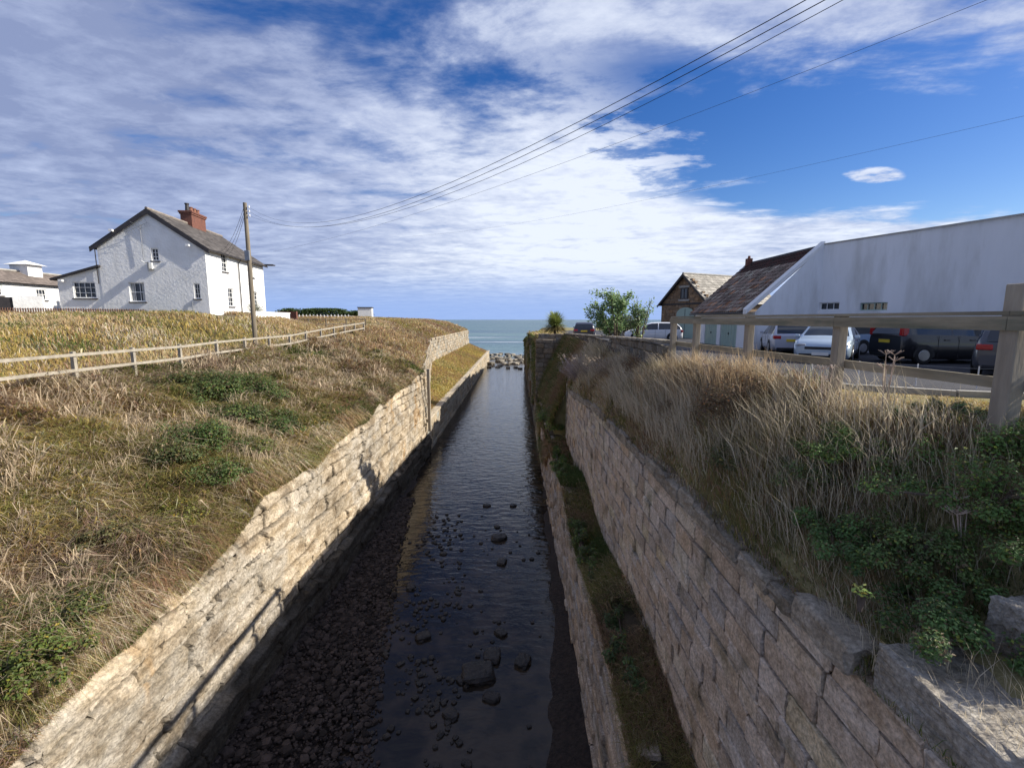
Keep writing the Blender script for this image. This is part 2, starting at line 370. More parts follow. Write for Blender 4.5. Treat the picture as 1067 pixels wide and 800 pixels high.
# water: one sheet to the horizon
def water():
    xs = [-30000, -3000, -300, -40, -7.5, 3, 40, 300, 3000, 30000]; ys = [-12, 0, 20, 40, 80, 120, 160, 220, 400, 1000, 5000, 40000]
    V = [(x, y, WATER) for y in ys for x in xs]; n = len(xs)
    F = [[j * n + i, j * n + i + 1, (j + 1) * n + i + 1, (j + 1) * n + i] for j in range(len(ys) - 1) for i in range(n - 1)]
    m = bpy.data.materials.new('water'); m.use_nodes = True; nt = m.node_tree; nd = nt.nodes; L = nt.links
    p = nd['Principled BSDF']; p.inputs['Roughness'].default_value = .06; p.inputs['IOR'].default_value = 1.33
    g = nd.new('ShaderNodeNewGeometry'); sx = nd.new('ShaderNodeSeparateXYZ'); L.new(g.outputs['Position'], sx.inputs[0])
    def mr(v, a, b, c=0, d=1):
        r = nd.new('ShaderNodeMapRange'); r.interpolation_type = 'SMOOTHSTEP'; L.new(v, r.inputs[0])
        for i, q in enumerate((a, b, c, d)): r.inputs[i + 1].default_value = q
        return r.outputs[0]
    def nz(s, d, st=(1, 1, 1), dist=0):
        mp = nd.new('ShaderNodeMapping'); mp.inputs['Scale'].default_value = st; L.new(g.outputs['Position'], mp.inputs[0])
        t = nd.new('ShaderNodeTexNoise'); t.inputs['Scale'].default_value = s; t.inputs['Detail'].default_value = d; t.inputs['Distortion'].default_value = dist
        L.new(mp.outputs[0], t.inputs['Vector']); return t.outputs['Fac']
    def mix(f, a, b):
        x = nd.new('ShaderNodeMix'); x.data_type = 'RGBA'
        if isinstance(f, float): x.inputs[0].default_value = f
        else: L.new(f, x.inputs[0])
        for i, q in ((6, a), (7, b)):
            if isinstance(q, tuple): x.inputs[i].default_value = (*q, 1)
            else: L.new(q, x.inputs[i])
        return x.outputs[2]
    bed = mix(mr(nz(1.1, 6), .4, .62), (.018, .014, .011), (.05, .036, .024))
    sea = mix(mr(nz(.012, 4, (.35, 1.4, 1)), .38, .62), (.075, .15, .17), (.045, .10, .15))
    col = mix(mr(sx.outputs[1], 110, 150), bed, sea)
    # surf lines rolling onto the shore
    fo = nd.new('ShaderNodeMath'); fo.operation = 'MULTIPLY'
    L.new(mr(nz(.10, 5, (.12, 1.3, 1), .4), .60, .66), fo.inputs[0]); 
    f2 = nd.new('ShaderNodeMath'); f2.operation = 'MULTIPLY'; L.new(mr(sx.outputs[1], 135, 160), f2.inputs[0]); L.new(mr(sx.outputs[1], 420, 240), f2.inputs[1])
    L.new(f2.outputs[0], fo.inputs[1])
    col = mix(fo.outputs[0], col, (.75, .78, .78))
    L.new(col, p.inputs['Base Color'])
    b1 = nd.new('ShaderNodeBump'); b1.inputs['Distance'].default_value = .05; b1.inputs['Strength'].default_value = 1
    L.new(nz(2.6, 3, (.55, 1.25, 1), .3), b1.inputs['Height'])
    L.new(mr(sx.outputs[1], 8, 30, .35, 1), b1.inputs['Strength'])
    b2 = nd.new('ShaderNodeBump'); b2.inputs['Distance'].default_value = 1.2; b2.inputs['Strength'].default_value = .8
    L.new(nz(.35, 4, (.5, 1.3, 1)), b2.inputs['Height'])
    b2s = mr(sx.outputs[1], 110, 170); L.new(b2s, b2.inputs['Strength'])
    L.new(b1.outputs[0], b2.inputs['Normal']); L.new(b2.outputs[0], p.inputs['Normal'])
    r = nd.new('ShaderNodeMapRange'); L.new(sx.outputs[1], r.inputs[0]); r.inputs[1].default_value = 110; r.inputs[2].default_value = 160; r.inputs[3].default_value = .06; r.inputs[4].default_value = .35
    L.new(r.outputs[0], p.inputs['Roughness'])
    o = mesh('sea_water', V, np.array(F), m); tag(o, kind='structure')
water()

# ------------------------------------------------------------------ gravel shores in the cut
def shore(name, side):
    Ys = np.arange(-2, 34, .35); ks = np.linspace(0, 1, 22)
    if side < 0:
        x0 = np.full_like(Ys, -7.3); x1 = np.interp(Ys, [-2, 9.5, 14, 18.5, 24, 34], [-3.4, -3.7, -4.6, -5.4, -6.2, -6.9]) + (fbm(Ys * .7, 0, 0, 5, 3) - .5) * 1.2
        hh = np.interp(Ys, [-2, 12, 20, 34], [.75, .6, .35, .1])
    else:
        x0 = np.full_like(Ys, 2.2); x1 = np.interp(Ys, [-2, 8, 12, 16, 34], [-.4, .2, .9, 1.3, 1.75]) + (fbm(Ys * .8, 3, 0, 6, 3) - .5) * .7
        hh = np.interp(Ys, [-2, 12, 34], [.35, .3, .06])
    X = x0[:, None] + (x1 - x0)[:, None] * ks[None]; Y = np.repeat(Ys[:, None], len(ks), 1)
    Z = WATER + hh[:, None] * (1 - ks[None] ** 1.3) - .06 * ks[None] + (fbm(X * 2.2, Y * 2.2, 0, 8, 3) - .5) * .28 * (1.1 - ks[None])
    I = np.arange(X.size).reshape(X.shape)
    F = np.stack([I[:-1, :-1], I[:-1, 1:], I[1:, 1:], I[1:, :-1]], -1).reshape(-1, 4)
    if side > 0: F = F[:, ::-1]
    o = mesh(name, np.stack([X, Y, Z], -1), F, MT['gravel'], smooth=True); tag(o, kind='structure')
    return o
shore('gravel_shore', -1); shore('muddy_shore', 1)

# ------------------------------------------------------------------ rocks
def rock_mesh(n, h, seed, amp=.25):
    P, F = _box_tmpl(n); V = P / (n - 1) * 2 - 1
    l = np.linalg.norm(V, axis=1, keepdims=True); V = V / l * (l ** .45)
    V *= 1 + amp * (fbm(V[:, 0] * 1.6 + seed * 3.1, V[:, 1] * 1.6, V[:, 2] * 1.6, seed, 3)[:, None] - .5) * 2
    return V * np.array(h), F
def rock_obj(name, loc, h, seed, mat, rot=0, col=(1, 1, 1), n=7):
    V, F = rock_mesh(n, h, seed); o = mesh(name, V, np.array(F), mat, cols=np.tile(col, (len(V), 1)), smooth=False)
    o.location = loc; o.rotation_euler = (0, 0, rot); return o
big = [((520, 561), .38, 'flat dark boulder alone in mid water beside the ripples'),
       ((523, 586), .26, 'small upright dark rock just nearer than the flat mid water boulder'),
       ((507, 527), .22, 'small dark rock farthest up the middle of the cut'),
       ((535, 527), .20, 'small dark rock by the right side of the ripples'),
       ((518, 549), .17, 'thin low rock just breaking the water above the flat boulder'),
       ((498, 704), .50, 'largest dark boulder near the middle of the shallow water'),
       ((513, 684), .34, 'tall dark boulder touching the back of the largest one'),
       ((512, 727), .24, 'low dark rock in front of the largest boulder'),
       ((482, 708), .20, 'round dark rock left of the largest boulder'),
       ((522, 660), .22, 'dark rock standing clear behind the boulder pair'),
       ((441, 664), .26, 'grey brown rock amid the pebbles left of mid channel'),
       ((428, 612), .22, 'weed covered rock near the gravel shore'),
       ((462, 577), .16, 'lone dark rock in open water left of mid channel'),
       ((545, 690), .30, 'dark rock beside the right hand mud'),
       ((470, 745), .22, 'dark rock in the nearest part of the water')]
for i, ((px, py), s, lab) in enumerate(big):
    p = at(px, py, Z=WATER); o = rock_obj('boulder', (p.x, p.y, WATER + s * .12), (s, s * .8, s * .36), i + 1, MT['wet'], i * 1.3); tag(o, lab, 'boulder', 'boulders lying in the shallow water')
def scatter_rocks(name, pts, sizes, mat, seed, cols=None, flat=.55):
    V0 = [rock_mesh(4, (1, 1, flat), s + seed, .3) for s in range(5)]
    V = []; Cc = []; F0 = np.array(V0[0][1]); nv = len(V0[0][0])
    for i, (p, s) in enumerate(zip(pts, sizes)):
        v = V0[i % 5][0] * s; a = RNG.uniform(0, 6.28); c, sn = math.cos(a), math.sin(a)
        v = np.stack([v[:, 0] * c - v[:, 1] * sn, v[:, 0] * sn + v[:, 1] * c, v[:, 2]], 1) + p
        V.append(v); Cc.append(np.tile(cols[i] if cols is not None else (1, 1, 1), (nv, 1)))
    F = (F0[None] + (np.arange(len(pts)) * nv)[:, None, None]).reshape(-1, 4)
    return mesh(name, np.concatenate(V), F, mat, cols=np.concatenate(Cc))
def pebbles():
    pts = []; sz = []
    # drift of small stones standing in the shallows
    for _ in range(900):
        y = RNG.uniform(6, 24); xc = np.interp(y, [6, 12, 16, 20, 24], [-2.2, -2.6, -3.0, -3.4, -3.6]); x = xc + RNG.normal(0, .75)
        if vnoise(x * 1.5, y * 1.5, 0, 11) < .42: continue
        if y > 17 and RNG.random() < .6: continue
        s = RNG.uniform(.025, .095); pts.append((x, y, WATER + s * .15)); sz.append(s)
    for _ in range(160):
        y = RNG.uniform(6, 22); x = RNG.uniform(-5, 1.2)
        if vnoise(x * .9, y * .9, 0, 14) < .5: continue
        s = RNG.uniform(.03, .1); pts.append((x, y, WATER + s * .15)); sz.append(s)
    tag(scatter_rocks('pebbles', pts, sz, MT['wet'], 30), 'small dark stones scattered through the shallow water', 'pebbles', kind='stuff')
    pts = []; sz = []; cc = []
    for _ in range(13000):
        y = RNG.uniform(5, 26); x1 = np.interp(y, [-2, 9.5, 14, 18.5, 24, 34], [-3.4, -3.7, -4.6, -5.4, -6.2, -6.9]); x = min(RNG.uniform(-7.2, x1 + .25) + RNG.normal(0, .12), x1 + .5)
        k = (x + 7.3) / (x1 + 7.3); hh = np.interp(y, [-2, 12, 20, 34], [.75, .6, .35, .1])
        s = min(.018 * math.exp(abs(RNG.normal(0, .75))), .13); pts.append((x, y, WATER + hh * (1 - min(k, 1) ** 1.3) + .02)); sz.append(s)
        g = RNG.uniform(.02, .085); cc.append((g * 1.15, g * .85, g * .72))
    tag(scatter_rocks('shingle', pts, sz, MT['rubble'], 40, cc, .6), 'reddish brown shingle banked below the left rock wall', 'shingle', kind='stuff')
pebbles()
# boulders across the mouth of the cut
sh = []
for i in range(4):
    V, F = rock_mesh(5, (1, .8, .6), 60 + i, .3); sh.append((V, np.array(F)))
protos = []
k = 0
for j in range(150):
    y = random.uniform(98, 142); x = random.uniform(-12.5, 4.2)
    if x < -6 and y < 121: continue
    s = random.uniform(.35, 1.0)
    if y < 108: s *= .6
    ds = .16
    if len(protos) < 4:
        V, F = sh[len(protos)]; g = .17 + .07 * len(protos)
        o = mesh('shore_boulder', V, F, MT['rubble'], cols=np.tile((g, g * .9, g * .75), (len(V), 1)))
        protos.append(o)
    else: o = random.choice(protos).copy(); C.objects.link(o)
    o.location = (x, y, WATER + s * .2); o.scale = (s, s, s * .8); o.rotation_euler = (0, 0, random.uniform(0, 6))
    tag(o, 'grey brown boulder in the rubble bar across the mouth of the cut', 'boulder', 'boulders across the mouth of the cut')
# beach sand strip and far side of the ledge
mb = MB(); mb.add([(-60, 119, -10.9), (-60, 165, -10.75), (-6, 150, -10.62), (-6, 119, -10.3)], [[0, 3, 2, 1]])

# ------------------------------------------------------------------ canal walls
def left_rock():
    root = thing('rock_wall', 'sunlit cream sandstone rock face along the left side of the cut', 'rock wall', (-7, 18, WATER))
    Ys = np.concatenate([np.arange(3, 20, .045), np.arange(20, 36.01, .09)]); nz_ = 150
    t = np.linspace(0, 1, nz_)
    topz = ZtL(Ys) + (fbm(Ys * .55, 2.5, 0, 20, 4) - .5) * .8 + (np.floor(vnoise(Ys * 1.6, 5, 0, 21) * 4) / 4 - .05) * .4 + .04
    Y = np.repeat(Ys[:, None], nz_, 1); Z = WATER - .3 + (topz - WATER + .3)[:, None] * t[None]
    # strata, dipping slightly, broken into beds
    zs = Z + (fbm(Y * .15, 1, 0, 22, 2) - .5) * .5 + .012 * Y + (fbm(Y * 1.6, 3, 0, 35, 3) - .5) * .08
    q = zs / .50 + (vnoise(zs * .9, 7, 0, 23) - .5) * 1.0
    li = np.floor(q); lf = q - li
    bl = 1.1 + 2.2 * _h(li, 3, 1, 4); bq = Y / bl + _h(li, 9, 2, 5) * 7 + (fbm(Y * 4, Z * 4, 0, 33, 2) - .5) * .12; bi = np.floor(bq); bf = bq - bi
    off = (_h(li, bi, 0, 6) - .5) * .13
    joint = np.minimum(np.minimum(lf, 1 - lf) * .47, np.minimum(bf, 1 - bf) * bl)
    crack = sstep(fbm(Y * .7, Z * 1.3, 0, 27, 3), .18, .36)
    jl = 1 - sstep(np.minimum(lf, 1 - lf) * .47, 0.008, .05); jv = 1 - sstep(np.minimum(bf, 1 - bf) * bl, 0.01, .06)
    off -= crack * (.16 * jl + .07 * jv)
    off += (fbm(Y * .35, Z * .6, 0, 24, 3) - .5) * .18 + (fbm(Y * 3.5, Z * 5, 0, 25, 4) - .5) * .09 + .06
    zc = -6.9 + (Y - 8.5) * .11 + (fbm(Y * .8, 4, 0, 34, 3) - .5) * .5; dz = Z - zc; on = sstep(17.5 - Y, 0, 2)
    off += on * (.16 * sstep(dz, -.03, .03) * sstep(2.2 - dz, 0, 1) - .16 * np.exp(-((dz + .05) / .045) ** 2))
    # undercut / proud toe along a ragged line
    toe = sstep(-9.15 + (fbm(Y * .7, 2, 0, 26, 3) - .5) * .7 - Z, -.05, .09)
    off += toe * .22
    X = -7.35 + (1 - (Z - WATER) / 5) * .28 + off
    # lay the upper lip back into the bank
    X -= .35 * sstep(t[None] + 0 * X, .93, 1)
    base = np.array([.58, .49, .37]); c = np.ones(X.shape + (3,)) * base
    v = fbm(Y * .35, Z * .8, 0, 28, 4); c *= (0.5 + 1.0 * v)[..., None]; c *= (.82 + .36 * _h(li, bi, 3, 8))[..., None]; c *= (1 - .72 * crack * np.maximum(jl, jv))[..., None]
    gr = sstep(fbm(Y * .5, Z * .5, 0, 29, 4), .52, .66)[..., None]; c = c * (1 - gr * .5) + np.array([.46, .44, .40]) * gr * .5
    oc = sstep(fbm(Y * .9, Z * .35, 0, 31, 4), .69, .78)[..., None]; c = c * (1 - oc * .6) + np.array([.52, .32, .13]) * oc * .6
    wet = sstep(-8.85 - Z + (v - .5) * .9, -.12, .3)[..., None]; c = c * (1 - wet) + np.array([.10, .085, .065]) * (.6 + .8 * v)[..., None] * wet  # wet foot, carried higher to paint in the cast shadow on the lower face
    I = np.arange(X.size).reshape(X.shape)
    F = np.stack([I[:-1, :-1], I[1:, :-1], I[1:, 1:], I[:-1, 1:]], -1).reshape(-1, 4)
    P = np.stack([X + 7, Y - 18, Z - WATER], -1).reshape(-1, 3)
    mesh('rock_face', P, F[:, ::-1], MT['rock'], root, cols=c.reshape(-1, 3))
left_rock()

def block_wall(mbd, A, B, ztop, zbot, course=.36, lmin=.5, lmax=1.1, batter=.0, depth=.3, base=(.42, .37, .29), var=.25, seed=1, rnd=.03, skip=0., jig=.03, n=4, stepz=.0, gap=.010):
    """dressed blocks laid in courses, outer face towards the left of A->B"""
    A = np.array(A, float); B = np.array(B, float); L = np.linalg.norm(B - A); t = (B - A) / L; nrm = np.array([-t[1], t[0]])
    rg = np.random.default_rng(seed)
    z = zbot; row = 0
    zmax = max(ztop(0), ztop(L), ztop(L / 2))
    while z < zmax:
        ch = course * rg.uniform(.85, 1.2); s = -rg.uniform(0, lmax * .5)
        while s < L:
            ln = rg.uniform(lmin, lmax); m = s + ln / 2; zt = ztop(np.clip(m, 0, L)); e = min(s + ln, L); s0 = max(s, 0)
            if z + ch * .6 < zt and e - s0 > .12 and rg.random() > skip:
                top = z + ch
                h = np.array([(e - s0) / 2 - gap, depth / 2, ch / 2 - gap])
                V, F = rough_box(h, rnd * rg.uniform(.6, 1.3), n)
                V = V * (1 + rg.uniform(-.02, .02, 3)) + rg.normal(0, .009, V.shape)
                o = (rg.random() - .5) * 2 * jig; bt = batter * (z - zbot)
                cx = (s0 + e) / 2 + 0; cz = z + ch / 2
                wx = A[0] + t[0] * (cx + V[:, 0]) + nrm[0] * (-depth / 2 + o - bt + V[:, 1])
                wy = A[1] + t[1] * (cx + V[:, 0]) + nrm[1] * (-depth / 2 + o - bt + V[:, 1])
                c = np.array(base) * rg.uniform(1 - var, 1 + var); c = c * (1 + np.array([.045, 0, -.06]) * rg.normal(0, 1)); c = np.clip(c, .04, .8)
                mbd.add(np.stack([wx, wy, cz + V[:, 2]], 1), F, c)
            s += ln
        z += ch
def backing(mbd, A, B, zt0, zt1, zbot, batter, depth, col=(.10, .085, .065), inset=.07, hz=1):
    A = np.array(A, float); B = np.array(B, float); L = np.linalg.norm(B - A); t = (B - A) / L; nrm = np.array([-t[1], t[0]])
    def P(s, z, d): q = A + t * s - nrm * (inset + d + batter * (z - zbot)); return (q[0], q[1], z)
    V = [P(0, zbot, 0), P(L, zbot, 0), P(L, zt1 - .1, 0), P(0, zt0 - .1, 0), P(0, zbot, depth), P(L, zbot, depth), P(L, zt1 - .1, depth), P(0, zt0 - .1, depth)]
    mbd.add(V, [[0, 1, 2, 3], [7, 6, 5, 4], [3, 2, 6, 7], [0, 4, 5, 1], [1, 5, 6, 2], [0, 3, 7, 4]], col)

# right side: face looks toward -X, so run A->B along +Y  (left of +Y is -X)
rt = thing('retaining_wall', 'upper retaining wall of large grey brown stone blocks on the right', 'stone wall', (3.1, 12, -7.3))
m = MB(); m.v = []
zt = lambda s: float(ZtR(s + 0.) + .04)
block_wall(m, (2.94, 0), (2.94, 27), zt, -7.5, .325, .45, 1.0, .03, .34, (.73, .59, .455), .18, 11, .016, 0, .024, 5, gap=.013)
backing(m, (2.94, 0), (2.94, 27), -3.2, -4.2, -7.6, .03, .5)
# return at the far end, facing up the cut
block_wall(m, (2.94, 27), (4.6, 27), lambda s: -4.0 + s * .9, -7.5, .37, .5, 1., .0, .3, (.42, .37, .29), .22, 12, .035)
for v in m.v: v -= np.array([3.1, 12, -7.3])
m.build('stonework', MT['stone'], rt)
m = MB(); rg = np.random.default_rng(5); y = 3.75
while y < 26:
    ln = rg.uniform(.45, .95); hh = rg.uniform(.11, .20); 
    if rg.random() > .16 or y < 9:
        V, F = rough_box((.2, ln / 2 - .012, hh * .8), .035, 6); V = V + rg.normal(0, .012, V.shape)
        a = rg.normal(0, .05); V = np.stack([V[:, 0] * math.cos(a) - V[:, 2] * math.sin(a), V[:, 1], V[:, 0] * math.sin(a) + V[:, 2] * math.cos(a)], 1)
        g = rg.uniform(.8, 1.15)
        m.add(V + np.array([3.14 + .01 * rg.normal() - 3.1, y + ln / 2 - 12, float(ZtR(y)) + hh * .45 + 7.3]), F, (.40 * g, .345 * g, .27 * g))
    y += ln
m.build('coping', MT['stone'], rt)

lw = thing('retaining_wall', 'lower stone wall rising from the water on the right below the weedy ledge', 'stone wall', (2, 20, WATER))
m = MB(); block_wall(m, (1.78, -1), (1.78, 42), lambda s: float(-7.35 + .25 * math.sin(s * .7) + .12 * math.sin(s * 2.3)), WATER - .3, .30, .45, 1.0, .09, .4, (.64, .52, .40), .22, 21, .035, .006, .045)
backing(m, (1.78, -1), (1.78, 42), -7.45, -7.45, WATER - .4, .09, .4)
for v in m.v: v -= np.array([2, 20, WATER])
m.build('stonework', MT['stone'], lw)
# rubble foot of the lower wall
fr = thing('retaining_wall', 'tall dark stone wall farther down the right side with a squared end face', 'stone wall', (2, 70, WATER))
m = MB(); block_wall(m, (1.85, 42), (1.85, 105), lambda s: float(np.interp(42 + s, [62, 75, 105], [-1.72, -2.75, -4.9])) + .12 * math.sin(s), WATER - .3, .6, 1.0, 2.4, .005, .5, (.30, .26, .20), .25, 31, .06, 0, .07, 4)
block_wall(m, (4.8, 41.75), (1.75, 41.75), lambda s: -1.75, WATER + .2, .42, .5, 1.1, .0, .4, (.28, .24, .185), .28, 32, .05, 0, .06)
backing(m, (1.85, 42), (1.85, 62), -1.8, -1.8, WATER - .3, .005, .5)
for v in m.v: v -= np.array([2, 70, WATER])
for f in m.f.values(): pass
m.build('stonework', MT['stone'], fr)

# ledge ground between the two right walls
def ledge_right():
    Ys = np.arange(-2, 42.3, .5); ks = np.linspace(0, 1, 9); x0 = 2.02; x1 = np.where(Ys < 28.2, 3.3, 2.4)
    X = x0 + (x1 - x0)[:, None] * ks[None]; Y = np.repeat(Ys[:, None], 9, 1)
    Z = -7.38 + .22 * ks[None] + (fbm(X * 2, Y * 1.1, 0, 41, 3) - .5) * .35 + .22 * np.sin((Y + 1) * .7)
    I = np.arange(X.size).reshape(X.shape); F = np.stack([I[:-1, :-1], I[:-1, 1:], I[1:, 1:], I[1:, :-1]], -1).reshape(-1, 4)
    tag(mesh('ledge_ground', np.stack([X, Y, Z], -1), F, MT['soil']), kind='structure')
ledge_right()

# left side beyond the timber post: low wall, grass ledge, upper wall
ll = thing('quay_wall', 'low pale stone quay wall edging the grass ledge at the far left of the cut', 'stone wall', (-7, 78, WATER))
m = MB(); block_wall(m, (-6.95, 119), (-6.95, 35.6), lambda s: -8.0, WATER - .3, .5, .9, 2., .03, .4, (.56, .49, .38), .2, 41, .04, 0, .04)
block_wall(m, (-12.5, 119), (-6.95, 119), lambda s: -8.0, WATER - .3, .5, .9, 2., .0, .4, (.5, .45, .36), .2, 42, .04, 0, .04)
backing(m, (-6.95, 119), (-6.95, 35.6), -8, -8, WATER - .3, .03, .6, (.3, .26, .2))
for v in m.v: v -= np.array([-7, 78, WATER])
m.build('stonework', MT['stone'], ll)
m = MB(); y = 36.0; rg = np.random.default_rng(8)
while y < 119:
    ln = rg.uniform(1., 1.8); V, F = rough_box((.33, ln / 2 - .015, .10), .04, 4); g = rg.uniform(.9, 1.1)
    m.add(V + rg.normal(0, .006, V.shape) + np.array([-7.22 + 7, y + ln / 2 - 78, -7.96 - WATER]), F, (.60 * g, .53 * g, .42 * g)); y += ln
m.build('coping', MT['stone'], ll)
def ledge_left():
    Ys = np.arange(35.5, 119.5, 1.5); ks = np.linspace(0, 1, 9)
    X = -7.4 + (XeL(Ys) - .1 + 7.4)[:, None] * ks[None]; Y = np.repeat(Ys[:, None], 9, 1)
    Z = -7.98 + 2.1 * (np.clip(-7.4 - X, 0, 9) / 5.2) ** 1.1 + (fbm(X, Y * .5, 0, 43, 3) - .5) * .3 * np.clip(ks[None] * 3, 0, 1)
    P = np.stack([X, Y, Z], -1); e = P[-1:].copy(); e[..., 2] = -11; P = np.concatenate([P, e]); I = np.arange(P.shape[0] * 9).reshape(P.shape[:2])
    F = np.stack([I[:-1, :-1], I[1:, :-1], I[1:, 1:], I[:-1, 1:]], -1).reshape(-1, 4)
    tag(mesh('ledge_grass', P, F, pm('ledge_turf', (.26, .22, .08), (.17, .16, .05), .5, .95, bump=.06, bscale=3)), kind='structure')
ledge_left()
ul = thing('rubble_wall', 'pale broken rubble wall above the grass ledge under the headland', 'stone wall', (-12, 78, -6))
m = MB(); block_wall(m, (-12.1, 66), (-7.2, 36.4), lambda s: float(np.interp(66 - s, [36, 66], [-3.9, -2.9])) + .1 * math.sin(s * 3), -8.2, .42, .5, 1.3, .03, .45, (.50, .44, .35), .2, 48, .06, 0, .07)
block_wall(m, (-12.1, 118), (-12.1, 66), lambda s: float(np.interp(118 - s, [36, 60, 105, 118], [-3.0, -2.85, -2.6, -2.6]) + .06 * math.sin(s * 1.3)), -6.7, .42, .5, 1.3, .05, .45, (.50, .44, .35), .2, 45, .08, .0, .07)
block_wall(m, (-18, 118.2), (-12.1, 118.2), lambda s: -2.8, -10, .42, .5, 1.3, .0, .45, (.55, .48, .38), .28, 46, .08, .03, .1)
for v in m.v: v -= np.array([-12, 78, -6])
m.build('stonework', MT['stone'], ul)
# timber post standing against the rock wall where it drops to the ledge
p0 = at(447, 440, Y=35.4)
m = MB(); m.box((-.11, -.11, -4.9), (.11, .11, 0), .02)
o = m.build('mooring_post', MT['wood']); o.location = (-6.78, 35.2, -3.75); tag(o, 'tall weathered timber mooring post fixed against the left wall', 'post')

# parapet wall on the right bank
pw = thing('parapet_wall', 'low grey stone parapet behind the dry grass on the right bank', 'stone wall', (4.2, 27, -1.6))
m = MB()
tops = lambda s: float(np.interp(s, [0, 29], [-.66, -1.32]))
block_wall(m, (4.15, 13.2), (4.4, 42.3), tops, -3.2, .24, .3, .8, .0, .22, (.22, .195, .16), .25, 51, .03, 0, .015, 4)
block_wall(m, (4.5, 41.9), (2.0, 41.9), lambda s: -1.15, -2.2, .3, .4, .9, .0, .3, (.33, .30, .26), .25, 52, .03, 0, .015, 4)
for v in m.v: v -= np.array([4.2, 27, -1.6])
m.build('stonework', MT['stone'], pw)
m = MB(); s = 0
while s < 29:
    ln = rg.uniform(.7, 1.1); X = 4.15 + .25 * (s / 29) + .11; z = float(np.interp(s, [0, 29], [-.62, -1.28]))
    V, F = rough_box((.17, ln / 2 - .006, .045), .02, 4); g = rg.uniform(.9, 1.1)
    m.add(V + np.array([X - 4.2, 13.2 + s + ln / 2 - 27, z + 1.6]), F, (.34 * g, .31 * g, .26 * g)); s += ln
m.build('coping', MT['stone'], pw)
# slim pale post in the recess
p = at(575.5, 404, Y=40.); m = MB(); m.box((-.08, -.08, -3.0), (.08, .08, 0), .02)
o = m.build('stone_post', MT['concrete']); o.location = (3.2, 40.2, -3.3); tag(o, 'slim pale post in the weedy recess before the dark squared wall end', 'post')

# two big loose copings at the lower right corner
def big_stone(lab, loc, h, rot, seed, g=1.):
    V, F = rough_box(h, .018, 26); V = V.copy()
    V += ((fbm(V[:, 0] * 5, V[:, 1] * 5, V[:, 2] * 5, seed, 4) - .5) * .035)[:, None] * (V / np.array(h)) + RNG.normal(0, .004, V.shape) - (fbm(V[:, 0] * 3, V[:, 1] * 9, V[:, 2] * 9, seed + 3, 3) > .56)[:, None] * .014 * (V / np.array(h))
    o = mesh('stone_block', V, np.array(F), MT['stone'], cols=np.tile((.40 * g, .37 * g, .32 * g), (len(V), 1))); o.location = loc; o.rotation_euler = rot
    return tag(o, lab, 'stone block')
big_stone('big rough coping stone with sunlit top, nearest the camera at the wall end', (3.42, 2.78, -3.0), (.36, .82, .27), (0, 0, R(-2)), 3, 1.15)
big_stone('smaller square stone block half sunk in weeds behind the long coping stone', (4.20, 3.30, -2.46), (.32, .26, .25), (0, 0, R(8)), 5, .9)

# ------------------------------------------------------------------ fences
def post_rail_left():
    root = thing('wooden_fence', 'long pale two rail wooden fence running along the left bank', 'fence', (-15, 20, -2))
    P = []
    for i in range(-2, 14):
        y = 12.9 + 2.5 * i + (0 if i < 12 else 0); x = -15.0 + .03 * math.sin(i * 2.1)
        z = float(np.interp(y, [0, 15.4, 20, 30.4, 37, 45.6], [-2.3, -2.25, -2.18, -1.95, -1.6, -1.1])); P.append((x, y, z))
    top = lambda y: float(np.interp(y, [0, 15.4, 20.5, 22.9, 30.4, 37, 45.6], [-1.15, -1.12, -1.13, -1.05, -.98, -.62, -.24]))
    for (x, y, z) in P:
        if y > 46: continue
        t = top(y) + .05; m = MB(); m.box((-.065, -.055, z - .4), (.065, .055, t), .008); 
        o = m.build('post', MT['woodl'], root); o.location = (x + 15, y - 20, 2)
    for a, b in zip(P[:-1], P[1:]):
        if b[1] > 46: continue
        for dz, hh in ((-.06, .05), (-.58, .05)):
            z0 = top(a[1]) + dz; z1 = top(b[1]) + dz; X = .085
            m = MB(); y0, y1 = a[1], b[1]
            V = [(a[0] + X - .02, y0 + .003, z0 - hh), (a[0] + X + .02, y0 + .003, z0 - hh), (a[0] + X + .02, y0 + .003, z0 + hh), (a[0] + X - .02, y0 + .003, z0 + hh),
                 (b[0] + X - .02, y1 - .003, z1 - hh), (b[0] + X + .02, y1 - .003, z1 - hh), (b[0] + X + .02, y1 - .003, z1 + hh), (b[0] + X - .02, y1 - .003, z1 + hh)]
            m.add(np.array(V) + np.array([15, -20, 2]), [[0, 1, 2, 3], [7, 6, 5, 4], [0, 4, 5, 1], [1, 5, 6, 2], [2, 6, 7, 3], [3, 7, 4, 0]])
            m.build('rail', MT['woodl'], root)
post_rail_left()
